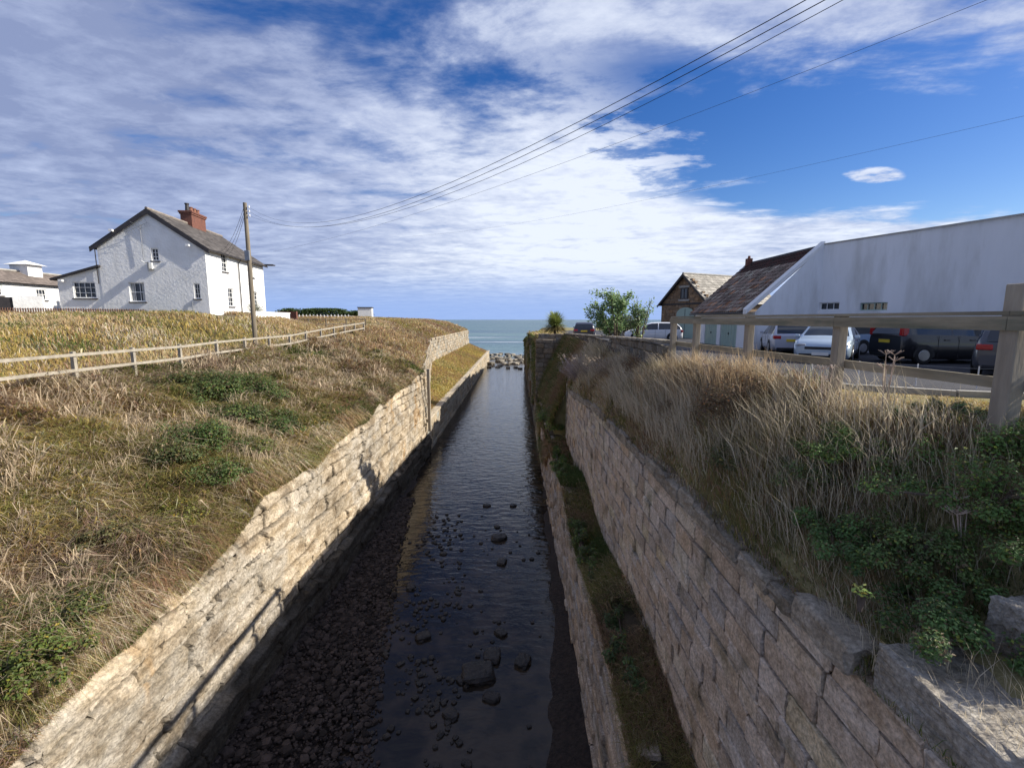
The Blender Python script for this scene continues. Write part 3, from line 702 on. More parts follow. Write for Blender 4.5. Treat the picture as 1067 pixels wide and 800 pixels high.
def fence_right():
    root = thing('wooden_fence', 'heavy grey timber fence with thick top rail in front of the parked cars', 'fence', (4.7, 8, -1.2))
    us = [1.067, .694, .5, .3875, .338]; P = []
    for u in us:
        d = 5.47 / (u + .08); P.append((u * d, d * 1.0))
    P = [(P[0][0] + .18, P[0][1] - 2.2)] + P
    def L(x, y, z): return (x - 4.7, y - 8, z + 1.2)
    for i, (x, y) in enumerate(P):
        m = MB(); top = .06
        if i == 1: top = .36
        w = .085 if i == 1 else .07
        m.box((-w, -w, -1.9), (w, w, top - .002), .012); o = m.build('post', MT['wood'], root); o.location = L(x, y, 0); o.rotation_euler = (0, 0, R(5))
    for a, b in zip(P[:-1], P[1:]):
        a = Vector((a[0], a[1], 0)); b = Vector((b[0], b[1], 0)); t = (b - a).normalized(); n = Vector((t.y, -t.x, 0)); 
        for nm, z0, z1, off, th in (('top_rail', -.11, .035, -.095, .045), ('cap_board', .045, .085, 0, .20), ('lower_rail', -.73, -.61, .095, .045)):
            A = a + n * off; B = b + n * off; h = n * (th / 2); e = t * .003
            zz = lambda p: 0.0
            V = [A - h + e, A + h + e, B + h - e, B - h - e]; V = [L(v.x, v.y, z0) for v in V] + [L(v.x, v.y, z1) for v in V]
            if nm == 'top_rail': pass
            m = MB(); m.add(V, [[3, 2, 1, 0], [4, 5, 6, 7], [0, 1, 5, 4], [1, 2, 6, 5], [2, 3, 7, 6], [3, 0, 4, 7]])
            m.build(nm, MT['woodh'], root)
fence_right()

# ------------------------------------------------------------------ asphalt, kerb
def asphalt():
    E = np.array([(16, 4.6), (9.5, 7.0), (7.4, 7.75), (6.3, 8.5), (5.8, 10), (5.55, 14), (5.6, 24), (5.8, 40), (6.2, 75)])
    ys = sorted(set(list(np.linspace(7.0, 75, 60)) + [9, 14, 40])); V = []; 
    xl = np.interp(ys, E[::1, 1], E[:, 0])
    for y, x in zip(ys, xl):
        z = float(baseR(y)) + .012
        for k in (0, .02, .1, .4, 1): V.append((x + (34 - x) * k, y, z))
    n = 5; F = [[j * n + i, j * n + i + 1, (j + 1) * n + i + 1, (j + 1) * n + i] for j in range(len(ys) - 1) for i in range(n - 1)]
    V0 = len(V); z = float(baseR(7.0)) + .012
    V += [(9.5, 7.0, z), (16, 4.6, float(baseR(4.6)) + .012), (34, 4.6, float(baseR(4.6)) + .012), (34, 7, z)]
    F.append([V0, V0 + 1, V0 + 2, V0 + 3])
    tag(mesh('car_park_asphalt', V, np.array(F), MT['asphalt']), kind='structure')
    m = MB()
    for a, b in zip(E[:-1], E[1:]):
        if b[1] > 45: break
        d = b - a; l = np.linalg.norm(d); k = max(1, int(l / .9)); t = d / l; nn = np.array([-t[1], t[0]])
        for i in range(k):
            p = a + d * (i / k); q = a + d * ((i + 1) / k); q = q - t * .012
            z0 = float(baseR(p[1])) - .05; z1 = float(baseR(p[1])) + .10; ww = nn * .12
            V = [(*p, z0), (*q, z0), (*(q + ww), z0), (*(p + ww), z0), (*p, z1), (*q, z1), (*(q + ww), z1), (*(p + ww), z1)]
            m.add(V, [[3, 2, 1, 0], [4, 5, 6, 7], [0, 1, 5, 4], [1, 2, 6, 5], [2, 3, 7, 6], [3, 0, 4, 7]])
    tag(m.build('car_park_kerb', MT['concrete']), kind='structure')
asphalt()
def wire_edge():
    root = thing('wire_fence', 'low wire edging on thin pale stakes along the near side of the car park', 'wire fence', (8, 8.9, -1.28))
    P = [(6.6, 10.3), (7.2, 9.7), (7.9, 9.1), (8.6, 8.6), (9.3, 8.2), (10.1, 7.9), (11, 7.6)]
    for (x, y) in P:
        m = MB(); m.tube([(x - 8, y - 8.9, -.05), (x - 8, y - 8.9, .42)], .012, 6); m.build('stake', MT['white'], root)
    for z in (.22, .39):
        m = MB(); m.tube([(x - 8, y - 8.9, z - (.015 if i % 2 else 0)) for i, (x, y) in enumerate(P)], .004, 4); m.build('wire', MT['metal'], root)
wire_edge()

# ------------------------------------------------------------------ building helpers
def wall_face(mbd, O, U, W, H, holes, depth, gable=None, shed=None):
    """wall in plane O + U*x + z, outward normal = U x Z rotated right; holes (x0,z0,x1,z1) get reveals. gable=(xpeak,zpeak) adds a top"""
    O = Vector(O); U = Vector(U).normalized(); N = Vector((U.y, -U.x, 0))
    xs = sorted({0, W} | {h[0] for h in holes} | {h[2] for h in holes}); zs = sorted({0, H} | {h[1] for h in holes} | {h[3] for h in holes})
    P = lambda x, z, d=0: tuple(O + U * x + Vector((0, 0, z)) - N * d)
    for i in range(len(xs) - 1):
        for j in range(len(zs) - 1):
            cx, cz = (xs[i] + xs[i + 1]) / 2, (zs[j] + zs[j + 1]) / 2
            if any(h[0] < cx < h[2] and h[1] < cz < h[3] for h in holes): continue
            mbd.add([P(xs[i], zs[j]), P(xs[i + 1], zs[j]), P(xs[i + 1], zs[j + 1]), P(xs[i], zs[j + 1])], [[0, 1, 2, 3]])
    for (a, b, c, d) in holes:
        q = [(a, b), (c, b), (c, d), (a, d)]
        for k in range(4):
            p, r = q[k], q[(k + 1) % 4]; mbd.add([P(*p), P(*r), P(*r, depth), P(*p, depth)], [[3, 2, 1, 0]])
    if gable: mbd.add([P(0, H), P(W, H), P(*gable)], [[0, 1, 2]])
    if shed: mbd.add([P(0, H), P(W, H), P(W, H + shed)] if shed > 0 else [P(0, H), P(W, H), P(0, H - shed)], [[0, 1, 2]])
    return P
def window(root, P, h, depth, nx, nz_, frame_w=.07, bar=.03, sill=True, fm=None, sashmid=True, curtain=False):
    a, b, c, d = h; dd = depth - .04
    m = MB(); fm = fm or MT['white']
    def bar_(x0, z0, x1, z1, t0, t1):
        V = [P(x0, z0, t0), P(x1, z0, t0), P(x1, z1, t0), P(x0, z1, t0), P(x0, z0, t1), P(x1, z0, t1), P(x1, z1, t1), P(x0, z1, t1)]
        m.add(V, [[0, 1, 2, 3], [7, 6, 5, 4], [0, 4, 5, 1], [1, 5, 6, 2], [2, 6, 7, 3], [3, 7, 4, 0]])
    e = .002
    bar_(a + e, b + e, a + frame_w, d - e, dd - .05, dd); bar_(c - frame_w, b + e, c - e, d - e, dd - .05, dd)
    bar_(a + frame_w, b + e, c - frame_w, b + frame_w, dd - .05, dd); bar_(a + frame_w, d - frame_w, c - frame_w, d - e, dd - .05, dd)
    for i in range(1, nx):
        x = a + (c - a) * i / nx; bar_(x - bar / 2, b + frame_w, x + bar / 2, d - frame_w, dd - .035, dd - .005)
    for j in range(1, nz_):
        z = b + (d - b) * j / nz_; w = bar * (1.6 if sashmid and j * 2 == nz_ else 1); bar_(a + frame_w, z - w / 2, c - frame_w, z + w / 2, dd - .042, dd - .002)
    w = m.build('window', fm, root)
    g = MB(); g.add([P(a, b, depth - .01), P(c, b, depth - .01), P(c, d, depth - .01), P(a, d, depth - .01)], [[0, 1, 2, 3]]); g.build('pane', MT['glass'], w)
    if curtain:
        g = MB()
        for (x0, x1) in ((a + frame_w, a + (c - a) * .25), (c - (c - a) * .25, c - frame_w)):
            g.add([P(x0, b + .05, depth - .016), P(x1, b + .05, depth - .016), P(x1, d - .05, depth - .016), P(x0, d - .05, depth - .016)], [[0, 1, 2, 3]])
        g.build('curtain', MT['curtain'], w)
    if sill:
        m = MB(); V = [P(a - .08, b - .08, -.09), P(c + .08, b - .08, -.09), P(c + .08, b - .005, -.09), P(a - .08, b - .005, -.09),
                       P(a - .08, b - .08, .03), P(c + .08, b - .08, .03), P(c + .08, b - .005, .03), P(a - .08, b - .005, .03)]
        m.add(V, [[0, 1, 2, 3], [7, 6, 5, 4], [0, 4, 5, 1], [1, 5, 6, 2], [2, 6, 7, 3], [3, 7, 4, 0]]); m.build('sill', pm_sill, w)
pm_sill = pm('dark_sill', (.09, .085, .09), (.07, .065, .07), 3, .7)
def tiled(name, root, O, U, S, nu, ns, colf, curve=0., seed=1, lift=.02, lap=1.12):
    """tiles over the parallelogram O + U*a + S*b (S runs UP the slope)"""
    O, U, S = Vector(O), Vector(U), Vector(S); N = U.cross(S).normalized()
    if N.z < 0: N = -N
    rg = np.random.default_rng(seed); K = 6 if curve else 2
    ks = np.linspace(0, 1, K); V = []; Cc = []
    O_, U_, S_, N_ = map(np.array, (O, U, S, N))
    for j in range(ns):
        for i in range(nu):
            sh = (.5 if (j % 2 and not curve) else 0)
            c = colf(rg, i / nu, j / ns); j2 = rg.normal(0, .004)
            for r_ in (0, 1):
                for k in ks:
                    a = (i + sh + .02 + k * .96) / nu; b = (j + (0 if r_ == 0 else lap)) / ns; b = min(b, 1.004); a = min(a, 1.)
                    hgt = (curve * math.sin(k * 2 * math.pi) if curve else 0) + (lift if r_ == 0 else .003) + j2 + .012
                    V.append(O_ + U_ * a + S_ * b + N_ * hgt); Cc.append(c)
    nt_ = nu * ns; F = []
    base = np.arange(nt_) * (2 * K)
    f0 = np.array([[k, k + 1, K + k + 1, K + k] for k in range(K - 1)])
    F = (base[:, None, None] + f0[None]).reshape(-1, 4)
    o = mesh(name, np.array(V), F, MT['tile'], root, cols=np.array(Cc)); return o
def slab(mbd, O, U, S, th):
    O, U, S = Vector(O), Vector(U), Vector(S); N = U.cross(S).normalized()
    if N.z < 0: N = -N
    V = [O, O + U, O + U + S, O + S]; V2 = [v - N * th for v in V]
    mbd.add([tuple(v) for v in V + V2], [[0, 1, 2, 3], [7, 6, 5, 4], [0, 4, 5, 1], [1, 5, 6, 2], [2, 6, 7, 3], [3, 7, 4, 0]])

# ------------------------------------------------------------------ the white house
def white_house():
    rz = math.atan2(1.13, 7.41)
    H = thing('white_house', 'large whitewashed two storey house with slate roof on the left rise', 'house', (-29.37, 32.98, 0), rz)
    W, Hh, Lh, PK = 6.96, 5.2, 10.8, 7.62
    m = MB(); b0 = -.8
    O = (0, 0, b0); hs = [(1.75, 1.27 - b0, 2.75, 2.62 - b0), (3.42, 4.15 - b0, 3.9, 5.02 - b0), (6.0, 1.5 - b0, 6.42, 2.6 - b0)]
    Pg = wall_face(m, O, (1, 0, 0), W, Hh - b0, hs, .16, gable=(W / 2, PK - b0))
    hs2 = [(2.45, 3.72 - b0, 3.4, 5.1 - b0), (3.1, 1.05 - b0, 4.05, 2.5 - b0), (7.6, 3.72 - b0, 8.5, 5.05 - b0), (8.1, 1.1 - b0, 9.0, 2.5 - b0)]
    Ps = wall_face(m, (W, 0, b0), (0, 1, 0), Lh, Hh - b0, hs2, .16)
    wall_face(m, (W, Lh, b0), (-1, 0, 0), W, Hh - b0, [], .1, gable=(W / 2, PK - b0))
    wall_face(m, (0, Lh, b0), (0, -1, 0), Lh, Hh - b0, [], .1)
    # lean-to against the left end
    hs3 = [(.92, 1.5 - b0, 2.35, 2.62 - b0)]
    Pl = wall_face(m, (-2.75, .02, b0), (1, 0, 0), 2.75, 2.9 - b0, hs3, .14, shed=.85)
    wall_face(m, (-2.75, 6, b0), (0, -1, 0), 5.98, 2.9 - b0, [], .1)
    m.build('wall', MT['render'], H)
    window(H, Pg, hs[0], .16, 3, 2, curtain=True); window(H, Pg, hs[1], .16, 2, 3); window(H, Pg, hs[2], .16, 2, 3)
    for h in hs2: window(H, Ps, h, .16, 2, 4)
    window(H, Pl, hs3[0], .14, 4, 3)
    # roof
    ov, ow = .36, .16
    sl = (PK - Hh) / (W / 2)
    def colf(rg, a, b):
        g = rg.uniform(.075, .17); return (g * 1.08, g * .97, g * .9)
    rb = MB()
    for s in (0, 1):
        if s == 0: O = (-ov, -ow, Hh - sl * ov + .05); S = (W / 2 + ov, 0, (W / 2 + ov) * sl)
        else: O = (W + ov, -ow, Hh - sl * ov + .05); S = (-(W / 2 + ov), 0, (W / 2 + ov) * sl)
        U = (0, Lh + 2 * ow, 0); slab(rb, O, U, S, .06)
    roof = rb.build('roof', MT['black'], H)
    for s in (0, 1):
        if s == 0: O = (-ov, -ow, Hh - sl * ov + .05); S = (W / 2 + ov, 0, (W / 2 + ov) * sl)
        else: O = (W + ov, -ow, Hh - sl * ov + .05); S = (-(W / 2 + ov), 0, (W / 2 + ov) * sl)
        tiled('slates', roof, O, (0, Lh + 2 * ow, 0), S, 30, 18, colf, 0, 5 + s)
    m = MB(); m.tube([(W / 2, -ow, PK + .1), (W / 2, Lh + ow, PK + .1)], .10, 8); m.build('ridge_tiles', pm('ridge', (.3, .26, .22), (.2, .17, .15), 3, .9), roof)
    # barge boards
    m = MB()
    for s in (-1, 1):
        xe = W / 2 + s * (W / 2 + ov); ze = Hh - sl * ov
        V = [(xe, 0, ze - .28), (xe, 0, ze + .06), (W / 2, 0, PK + .08), (W / 2, 0, PK - .28)]
        for yy in (-ow - .05,):
            m.poly([(x, yy, z) for x, _, z in V], (0, .045, 0))
        # soffit edge
    m.build('barge_board', MT['black'], H)
    for gx in (W + ov - .02, -ov):
        m = MB(); m.tube([(gx, -ow, Hh - sl * ov), (gx, Lh + ow, Hh - sl * ov)], .055, 8); m.build('gutter', MT['black'], H)
    m = MB(); m.tube([(W + ov - .05, 5.3, Hh - .25), (W + .09, 5.25, Hh - .55), (W + .09, 5.25, -.4)], .045, 8); m.build('drainpipe', MT['black'], H)
    m = MB(); m.tube([(5.85, -.07, 1.3), (5.85, -.07, -.3)], .025, 6); m.build('drainpipe', MT['metal'], H)
    # end of the terrace: short lead roof with dark gutter end
    m = MB(); m.box((W + .05, Lh - .1, Hh - .1), (W + .95, Lh + .55, Hh + .0), .01); m.build('porch_canopy', MT['black'], H)
    # lean-to roof
    m = MB(); slab(m, (-3.05, -.25, 2.82), (0, 6.3, 0), (3.12, 0, .98), .13); m.build('lean_to_roof', MT['black'], H)
    # chimney
    ch = MB(); cy = 5.0
    ch.box((W / 2 - .42, cy, PK - .6), (W / 2 + .42, cy + 2.2, PK + .95), .01); ch.box((W / 2 - .48, cy - .06, PK + .80), (W / 2 + .48, cy + 2.26, PK + .92), .01); ch.box((W / 2 - .53, cy - .11, PK + .93), (W / 2 + .53, cy + 2.31, PK + 1.07), .01)
    cho = ch.build('chimney', MT['brick'], roof)
    for i in range(4):
        m = MB(); x, y = W / 2, cy + .3 + i * .53; hgt = .42 if i else .6
        m.tube([(x, y, PK + 1.07), (x, y, PK + 1.1 + hgt * .85), (x, y, PK + 1.1 + hgt * .86), (x, y, PK + 1.1 + hgt)], [.17, .13, .17, .17], 10); m.build('chimney_pot', MT['orange'] if i else MT['black'], cho)
    # aerial
    m = MB(); ax = 2.95; m.tube([(ax, -.1, 4.2), (ax, -.12, 6.6)], .022, 6); m.tube([(ax - .7, -.5, 6.0), (ax + .5, .0 - .12, 6.75)], .014, 5)
    for k in range(7):
        f = k / 6; x = ax - .7 + 1.2 * f; y = -.5 + .38 * f; z = 6.0 + .75 * f; m.tube([(x - .12, y - .05, z + .22), (x + .12, y + .05, z - .22)], .008, 4)
    m.tube([(ax - .45, -.4, 6.75), (ax + .1, -.12, 6.3)], .012, 4); m.build('tv_aerial', MT['metal'], H)
    # dish on an arm
    m = MB(); m.tube([(3.2, .0, 4.0), (3.2, -.5, 3.95), (3.05, -.62, 4.1)], .022, 6); m.build('dish_arm', MT['metal'], H)
    V = []; F = []; n = 16
    for r_ in (0, .12, .24, .34):
        for k in range(n):
            a = 2 * math.pi * k / n; V.append((3.2 + r_ * .85 * math.cos(a) * .6 + .15, -.28 - r_ * math.cos(a) * .7, 3.72 + r_ * math.sin(a)) if True else 0)
    V = [(x - .25 * ((i // n) / 3) ** 2 * .3, y, z) for i, (x, y, z) in enumerate(V)]
    for j in range(3):
        for k in range(n): F.append([j * n + k, j * n + (k + 1) % n, (j + 1) * n + (k + 1) % n, (j + 1) * n + k])
    m = MB(); m.add(V, F); m.build('satellite_dish', MT['metal'], H)
    m = MB(); m.box((3.3, -.2, 3.55), (3.5, 0, 4.0), .02); m.build('junction_box', MT['white'], H)
    # security lamps
    for (x, z) in ((1.2, 6.1), (6.0, 5.2), (-2.3, 2.65)):
        m = MB(); m.box((x - .12, -.4, z - .05), (x + .12, -.22, z + .1), .01); m.tube([(x, 0, z), (x, -.25, z + .03)], .02, 6); m.build('wall_lamp', MT['white'], H)
    # overflow pipe
    m = MB(); m.tube([(-.12, -.05, 2.5), (-.12, -.05, 5.0)], .03, 6); m.build('drainpipe', MT['black'], H)
white_house()

def outbuilding():
    B = thing('outbuilding', 'low white cottage wing with brown roof at the far left edge', 'outbuilding', (-37.6, 27, 0), R(2))
    m = MB(); b0 = -.6; Hh = 2.85; L = 14
    # sunlit side faces +X: U = +Y
    hs = [(5.7, 1.75 - b0, 7.2, 2.55 - b0), (9.7, 1.55 - b0, 10.5, 2.4 - b0)]
    P = wall_face(m, (0, 0, b0), (0, 1, 0), L, Hh - b0, hs, .14)
    wall_face(m, (-3.6, 0, b0), (1, 0, 0), 3.6, Hh - b0, [], .1, gable=(1.8, 3.75 - b0)); wall_face(m, (0, L, b0), (-1, 0, 0), 3.6, Hh - b0, [], .1, gable=(1.8, 3.75 - b0))
    m.build('wall', MT['render'], B)
    window(B, P, hs[0], .14, 5, 3); window(B, P, hs[1], .14, 3, 2)
    rb = MB(); sl = .9 / 1.8; e = .25
    slab(rb, (e, -.2, Hh - sl * e), (0, L + .4, 0), (-(1.8 + e), 0, (1.8 + e) * sl), .07); slab(rb, (-3.6 - e, -.2, Hh - sl * e), (0, L + .4, 0), (1.8 + e, 0, (1.8 + e) * sl), .07)
    ro = rb.build('roof', MT['black'], B)
    def colf(rg, a, b): g = rg.uniform(.15, .24); return (g * 1.15, g * .95, g * .82)
    tiled('roof_tiles', ro, (e, -.2, Hh - sl * e), (0, L + .4, 0), (-(1.8 + e), 0, (1.8 + e) * sl), 44, 8, colf, 0, 9)
    m = MB(); m.tube([(-1.8, -.2, 3.83), (-1.8, L + .2, 3.83)], .08, 8); m.build('ridge_tiles', MT['concrete'], ro)
    m = MB(); m.box((-2.5, 10.4, 3.0), (-1.1, 11.6, 4.35), .02); V = [(-2.75, 10.15, 4.35), (-.85, 10.15, 4.35), (-.85, 11.85, 4.35), (-2.75, 11.85, 4.35), (-1.8, 11, 4.75)]
    m.add(V, [[3, 2, 1, 0], [0, 1, 4], [1, 2, 4], [2, 3, 4], [3, 0, 4]]); m.build('chimney', MT['white'], ro)
outbuilding()
def yard_wall():
    g = thing('garden_wall', 'low white yard wall with dark gateway between cottage wing and house', 'garden wall', (-34, 31, .3))
    a = Vector((-38.0, 29.2, 0)); b = Vector((-32.85, 32.2, 0)); t = (b - a).normalized(); L = (b - a).length; n = Vector((t.y, -t.x, 0))
    m = MB()
    def seg(s0, s1, z1, w=.12):
        p = [a + t * s0 - n * w, a + t * s1 - n * w, a + t * s1 + n * w, a + t * s0 + n * w]
        V = [(q.x + 34, q.y - 31, -1.2) for q in p] + [(q.x + 34, q.y - 31, z1 - .3) for q in p]; m.add(V, [[3, 2, 1, 0], [4, 5, 6, 7], [0, 1, 5, 4], [1, 2, 6, 5], [2, 3, 7, 6], [3, 0, 4, 7]])
    seg(0, 3.3, 1.65); seg(4.45, L, 1.62)
    m.build('wall', MT['render'], g)
    m = MB(); seg(3.31, 3.62, 1.95, .16); m.build('gate_pier', MT['white'], g)
    m = MB(); seg(3.63, 4.44, 1.5, .03); m.build('gate', MT['black'], g)
yard_wall()
def picket(nm, lab, cat, P, h, mat, sp=.14, w=.045, rails=True):
    root = thing(nm, lab, cat, P[0])
    m = MB(); r = MB(); o = np.array(P[0])
    for a, b in zip(P[:-1], P[1:]):
        a = np.array(a, float); b = np.array(b, float); L = np.linalg.norm((b - a)[:2]); k = int(L / sp)
        t = (b - a) / L
        for i in range(k):
            p = a + t * sp * i - o; m.box(p + np.array([-w / 2, -w / 2, -.2]), p + np.array([w / 2, w / 2, h * random.uniform(.95, 1.02)]))
        for z in (.25 * h, .8 * h): r.tube([a - o + np.array([0, .06, z]), b - o + np.array([0, .06, z])], .025, 4)
    x = m.build('pales', mat, root)
    r.build('rails', mat, root)
MT['redwood'] = pm('red_brown_wood', (.22, .12, .08), (.14, .08, .06), 5, .85)
def cl(x, y): return float(zL(x, y))
picket('picket_fence', 'low reddish pale fence along the crest before the houses', 'picket fence', [(-34, 28.6, .32), (-30, 29.8, .32), (-25.2, 31.5, .28)], .42, MT['redwood'], .13, .05)
picket('picket_fence', 'white picket fence right of the red brick wall beyond the bank', 'picket fence', [(-29.0, 58, -.35), (-21.0, 60, -.35)], 1.0, MT['white'], .42, .10)
# brick garden wall and low white wall next to the house
m = MB(); m.box((-2.1, -.15, -1), (0, .15, 1.15), .01); o = m.build('brick_wall', MT['brick']); o.location = (-24.6, 52, -.25); tag(o, 'short red brick wall between house and white picket fence', 'brick wall')
m = MB(); m.box((-.2, 0, -1), (0, 7.5, .55), .03); m.box((-.25, -.05, .56), (.05, 7.55, .64), .01); o = m.build('garden_wall', MT['white']); o.location = (-20.6, 36.6, 0); o.rotation_euler = (0, 0, R(7)); tag(o, 'low white garden wall at the foot of the sunlit house front', 'garden wall')
# dark metal rail and white hut
def dark_rail():
    root = thing('rail_fence', 'thin dark rail fence behind the wooden fence on the left', 'rail fence', (-22, 47, -1))
    P = [at(303, 344, Y=45), at(322, 343, Y=46), at(340, 342, Y=47), at(361, 341.5, Y=49), at(381, 341, Y=50)]
    tops = []
    for p in P:
        m = MB(); q = p - Vector((-22, 47, -1)); m.box((q.x - .05, q.y - .05, -.6), (q.x + .05, q.y + .05, 1.02 + .08)); m.build('post', MT['polewood'], root); tops.append((q.x, q.y, 1.02))
    for dz in (0, -.5):
        m = MB(); m.tube([(x, y, z + dz) for x, y, z in tops], .04, 5); m.build('rail', MT['black'], root)
    m = MB()
dark_rail()
def hut():
    H = thing('white_hut', 'small white hut with dark flat roof on the headland', 'hut', (-25.3, 78, -.35), R(12))
    m = MB(); m.box((-1.1, -1.2, -.5), (1.1, 1.2, 2.25), .02); m.build('wall', MT['white'], H)
    m = MB(); m.box((-1.2, -1.3, 2.252), (1.2, 1.3, 2.4), .02); m.build('roof', MT['black'], H)
hut()
def headland_wall():
    m = MB(); block_wall(m, (2.8, 0), (-2.8, 0), lambda s: .45, -.5, .25, .4, .9, 0, .35, (.35, .3, .25), .2, 71, .03)
    o = m.build('stone_wall', MT['stone']); o.location = (-23.0, 90, -.45); tag(o, 'low dark stone wall right of the small white hut', 'stone wall')
headland_wall()

# ------------------------------------------------------------------ right side buildings
def white_barn():
    B = thing('white_building', 'long tall white rendered building with sweeping roofline behind the parked cars', 'building', (17, 22, -1.6))
    def l(p): return (p[0] - 17, p[1] - 22, p[2] + 1.6)
    m = MB()
    A = Vector((16.35, 25.4, 0)); Bq = Vector((19.75, 17.2, 0)); Cc = Vector((21.2, 13.0, 0)); b0 = -2.2
    # main long wall with two small windows
    U = (Bq - A); L = U.length; O = Vector(l((A.x, A.y, b0))); H = 6.2 + (-1.6 - b0) * 0
    def s_of(px):   # where the ray through pixel column px meets the wall
        r = at(px, 333, Y=10.); t = (A.x * U.y - A.y * U.x) / (r.x * U.y - r.y * U.x); p = Vector((r.x * t, r.y * t)); return (p - Vector((A.x, A.y))).length
    hs = []
    for (x0, x1, z0, z1) in ((851.5, 873, .50, .90), (894.5, 923, .44, .82)):
        hs.append((s_of(x0), z0 - b0, s_of(x1), z1 - b0))
    top = 3.93
    P = wall_face(m, O, U, L, top - b0, hs, .18)
    # swept-up part nearer the camera
    U2 = Cc - Bq; L2 = U2.length; O2 = Vector(l((Bq.x, Bq.y, b0))); t2 = U2.normalized()
    prof = [(0, 3.93), (.35, 4.02), (.9, 4.22), (1.6, 4.5), (L2, 4.9)]
    pts = [O2 + t2 * s + Vector((0, 0, z - b0)) for s, z in prof]; pb = [O2 + t2 * s for s, z in prof]
    V = [tuple(p) for p in pb] + [tuple(p) for p in pts]; n = len(prof)
    m.add(V, [[i, i + 1, n + i + 1, n + i] for i in range(n - 1)])
    # back and ends
    dv = Vector((6, 2, 0)); a_, c_ = O, O2 + t2 * L2
    z1 = Vector((0, 0, top - b0)); z2 = Vector((0, 0, 4.9 - b0))
    m.add([tuple(c_), tuple(c_ + dv), tuple(c_ + dv + z2), tuple(c_ + z2)], [[0, 1, 2, 3]])
    m.add([tuple(a_ + dv), tuple(c_ + dv), tuple(c_ + dv + z1), tuple(a_ + dv + z1)], [[3, 2, 1, 0]])
    m.add([tuple(a_ + z1), tuple(c_ + z1), tuple(c_ + dv + z1), tuple(a_ + dv + z1)], [[0, 1, 2, 3]])
    # gable part left of the corner (faces the camera), front wall under the pantile eaves
    E = (12.95, 25.4); F_ = (12.95, 33.6)
    g = [l((E[0], E[1], b0)), l((A.x, A.y, b0)), l((A.x, A.y, top)), l((E[0], E[1], .42))]
    m.add(g, [[0, 1, 2, 3]])
    wall_face(m, l((F_[0], F_[1], b0)), (0, -1, 0), 8.2, .42 - b0, [(1.6, .3, 3.5, 2.3), (4.0, .3, 6.2, 2.3)], .12)
    m.add([l((F_[0], F_[1], b0)), l((A.x, F_[1], b0)), l((A.x, F_[1], 4.0)), l((F_[0], F_[1], .42))], [[3, 2, 1, 0]])
    m.build('wall', MT['renderw'], B)
    for h in hs:
        window(B, P, h, .18, 3 if h is hs[0] else 4, 1, .05, .03, sill=False, fm=MT['white'] if h is hs[0] else MT['greenp'])
    # thin render joint / cable down the wall
    m = MB(); q = Bq + Vector((-.02, 0, 0)); m.tube([l((Bq.x - .03, Bq.y - .0, 3.85)), l((Bq.x - .05, Bq.y, -1.6))], .03, 6); m.build('downpipe', MT['renderw'], B)
    # coping along the top of the long wall
    m = MB()
    uu = U.normalized(); nn = Vector((uu.y, -uu.x, 0))
    for s0, s1, za, zb in [(0, L, 3.935, 3.935)] + [(L + prof[i][0], L + prof[i + 1][0], prof[i][1] + .005, prof[i + 1][1] + .005) for i in range(n - 1)]:
        def pt(s, z, o):
            base = (Vector((A.x, A.y, 0)) + uu * s) if s <= L else (Vector((Bq.x, Bq.y, 0)) + t2 * (s - L)); q = base + nn * o; return l((q.x, q.y, z))
        V = [pt(s0, za, .05), pt(s1 - .002, zb, .05), pt(s1 - .002, zb, -.3), pt(s0, za, -.3)]; V += [(v[0], v[1], v[2] + .06) for v in V]
        m.add(V, [[3, 2, 1, 0], [4, 5, 6, 7], [0, 1, 5, 4], [1, 2, 6, 5], [2, 3, 7, 6], [3, 0, 4, 7]])
    m.build('wall_coping', MT['concrete'], B)
    # pantiled roof slope facing the water
    ez, rz_ = .52, 4.0; sl = (rz_ - ez) / (A.x - 12.6)
    O_ = Vector(l((12.6, 25.75, .42))); Uv = Vector((0, 8.1, 0)); S = Vector((A.x - 12.6 + .1, 0, 3.45))
    rb = MB(); slab(rb, O_ - Vector((0, 0, .04)), Uv, S, .08); ro = rb.build('roof', MT['polewood'], B)
    def colf(rg, a, b):
        g = rg.uniform(.14, .42); w = rg.random()
        c = (g * 1.12, g * .84, g * .66) if w < .75 else ((g * 1.5, g * 1.3, g * 1.0) if w < .93 else (g * 1.9, g * .95, g * .5))
        if b > .74: c = (.10 * rg.uniform(.7, 1.2), .055, .045)      # smooth dark band of newer tiles at the top
        return c
    tiled('pantiles', ro, O_, Uv, S, 30, 15, colf, .06, 15, .06, 1.15)
    m = MB(); m.tube([O_ + S + Vector((0, 0, .02)), O_ + S + Uv + Vector((0, 0, .02))], .11, 8); m.build('ridge_tiles', MT['black'], ro)
    # whitewashed verge (raised skew) on the near edge of the roof
    m = MB(); V = []
    for (x, z) in ((12.45, .42), (A.x + .02, 3.98)):
        V += [l((x, 25.37, z - .12)), l((x, 25.74, z - .12)), l((x, 25.74, z + .17)), l((x, 25.37, z + .12))]
    m.add(V, [[0, 3, 2, 1], [4, 5, 6, 7], [0, 1, 5, 4], [1, 2, 6, 5], [2, 3, 7, 6], [3, 0, 4, 7]]); m.build('verge', MT['white'], B)
    m = MB(); m.box(l((A.x - .25, 33.1, 3.7)), l((A.x + .1, 33.45, 4.22)), .01); m.tube([l((A.x - .08, 33.27, 4.22)), l((A.x - .08, 33.27, 4.4))], [.1, .08], 8); m.build('chimney', MT['brick'], ro)
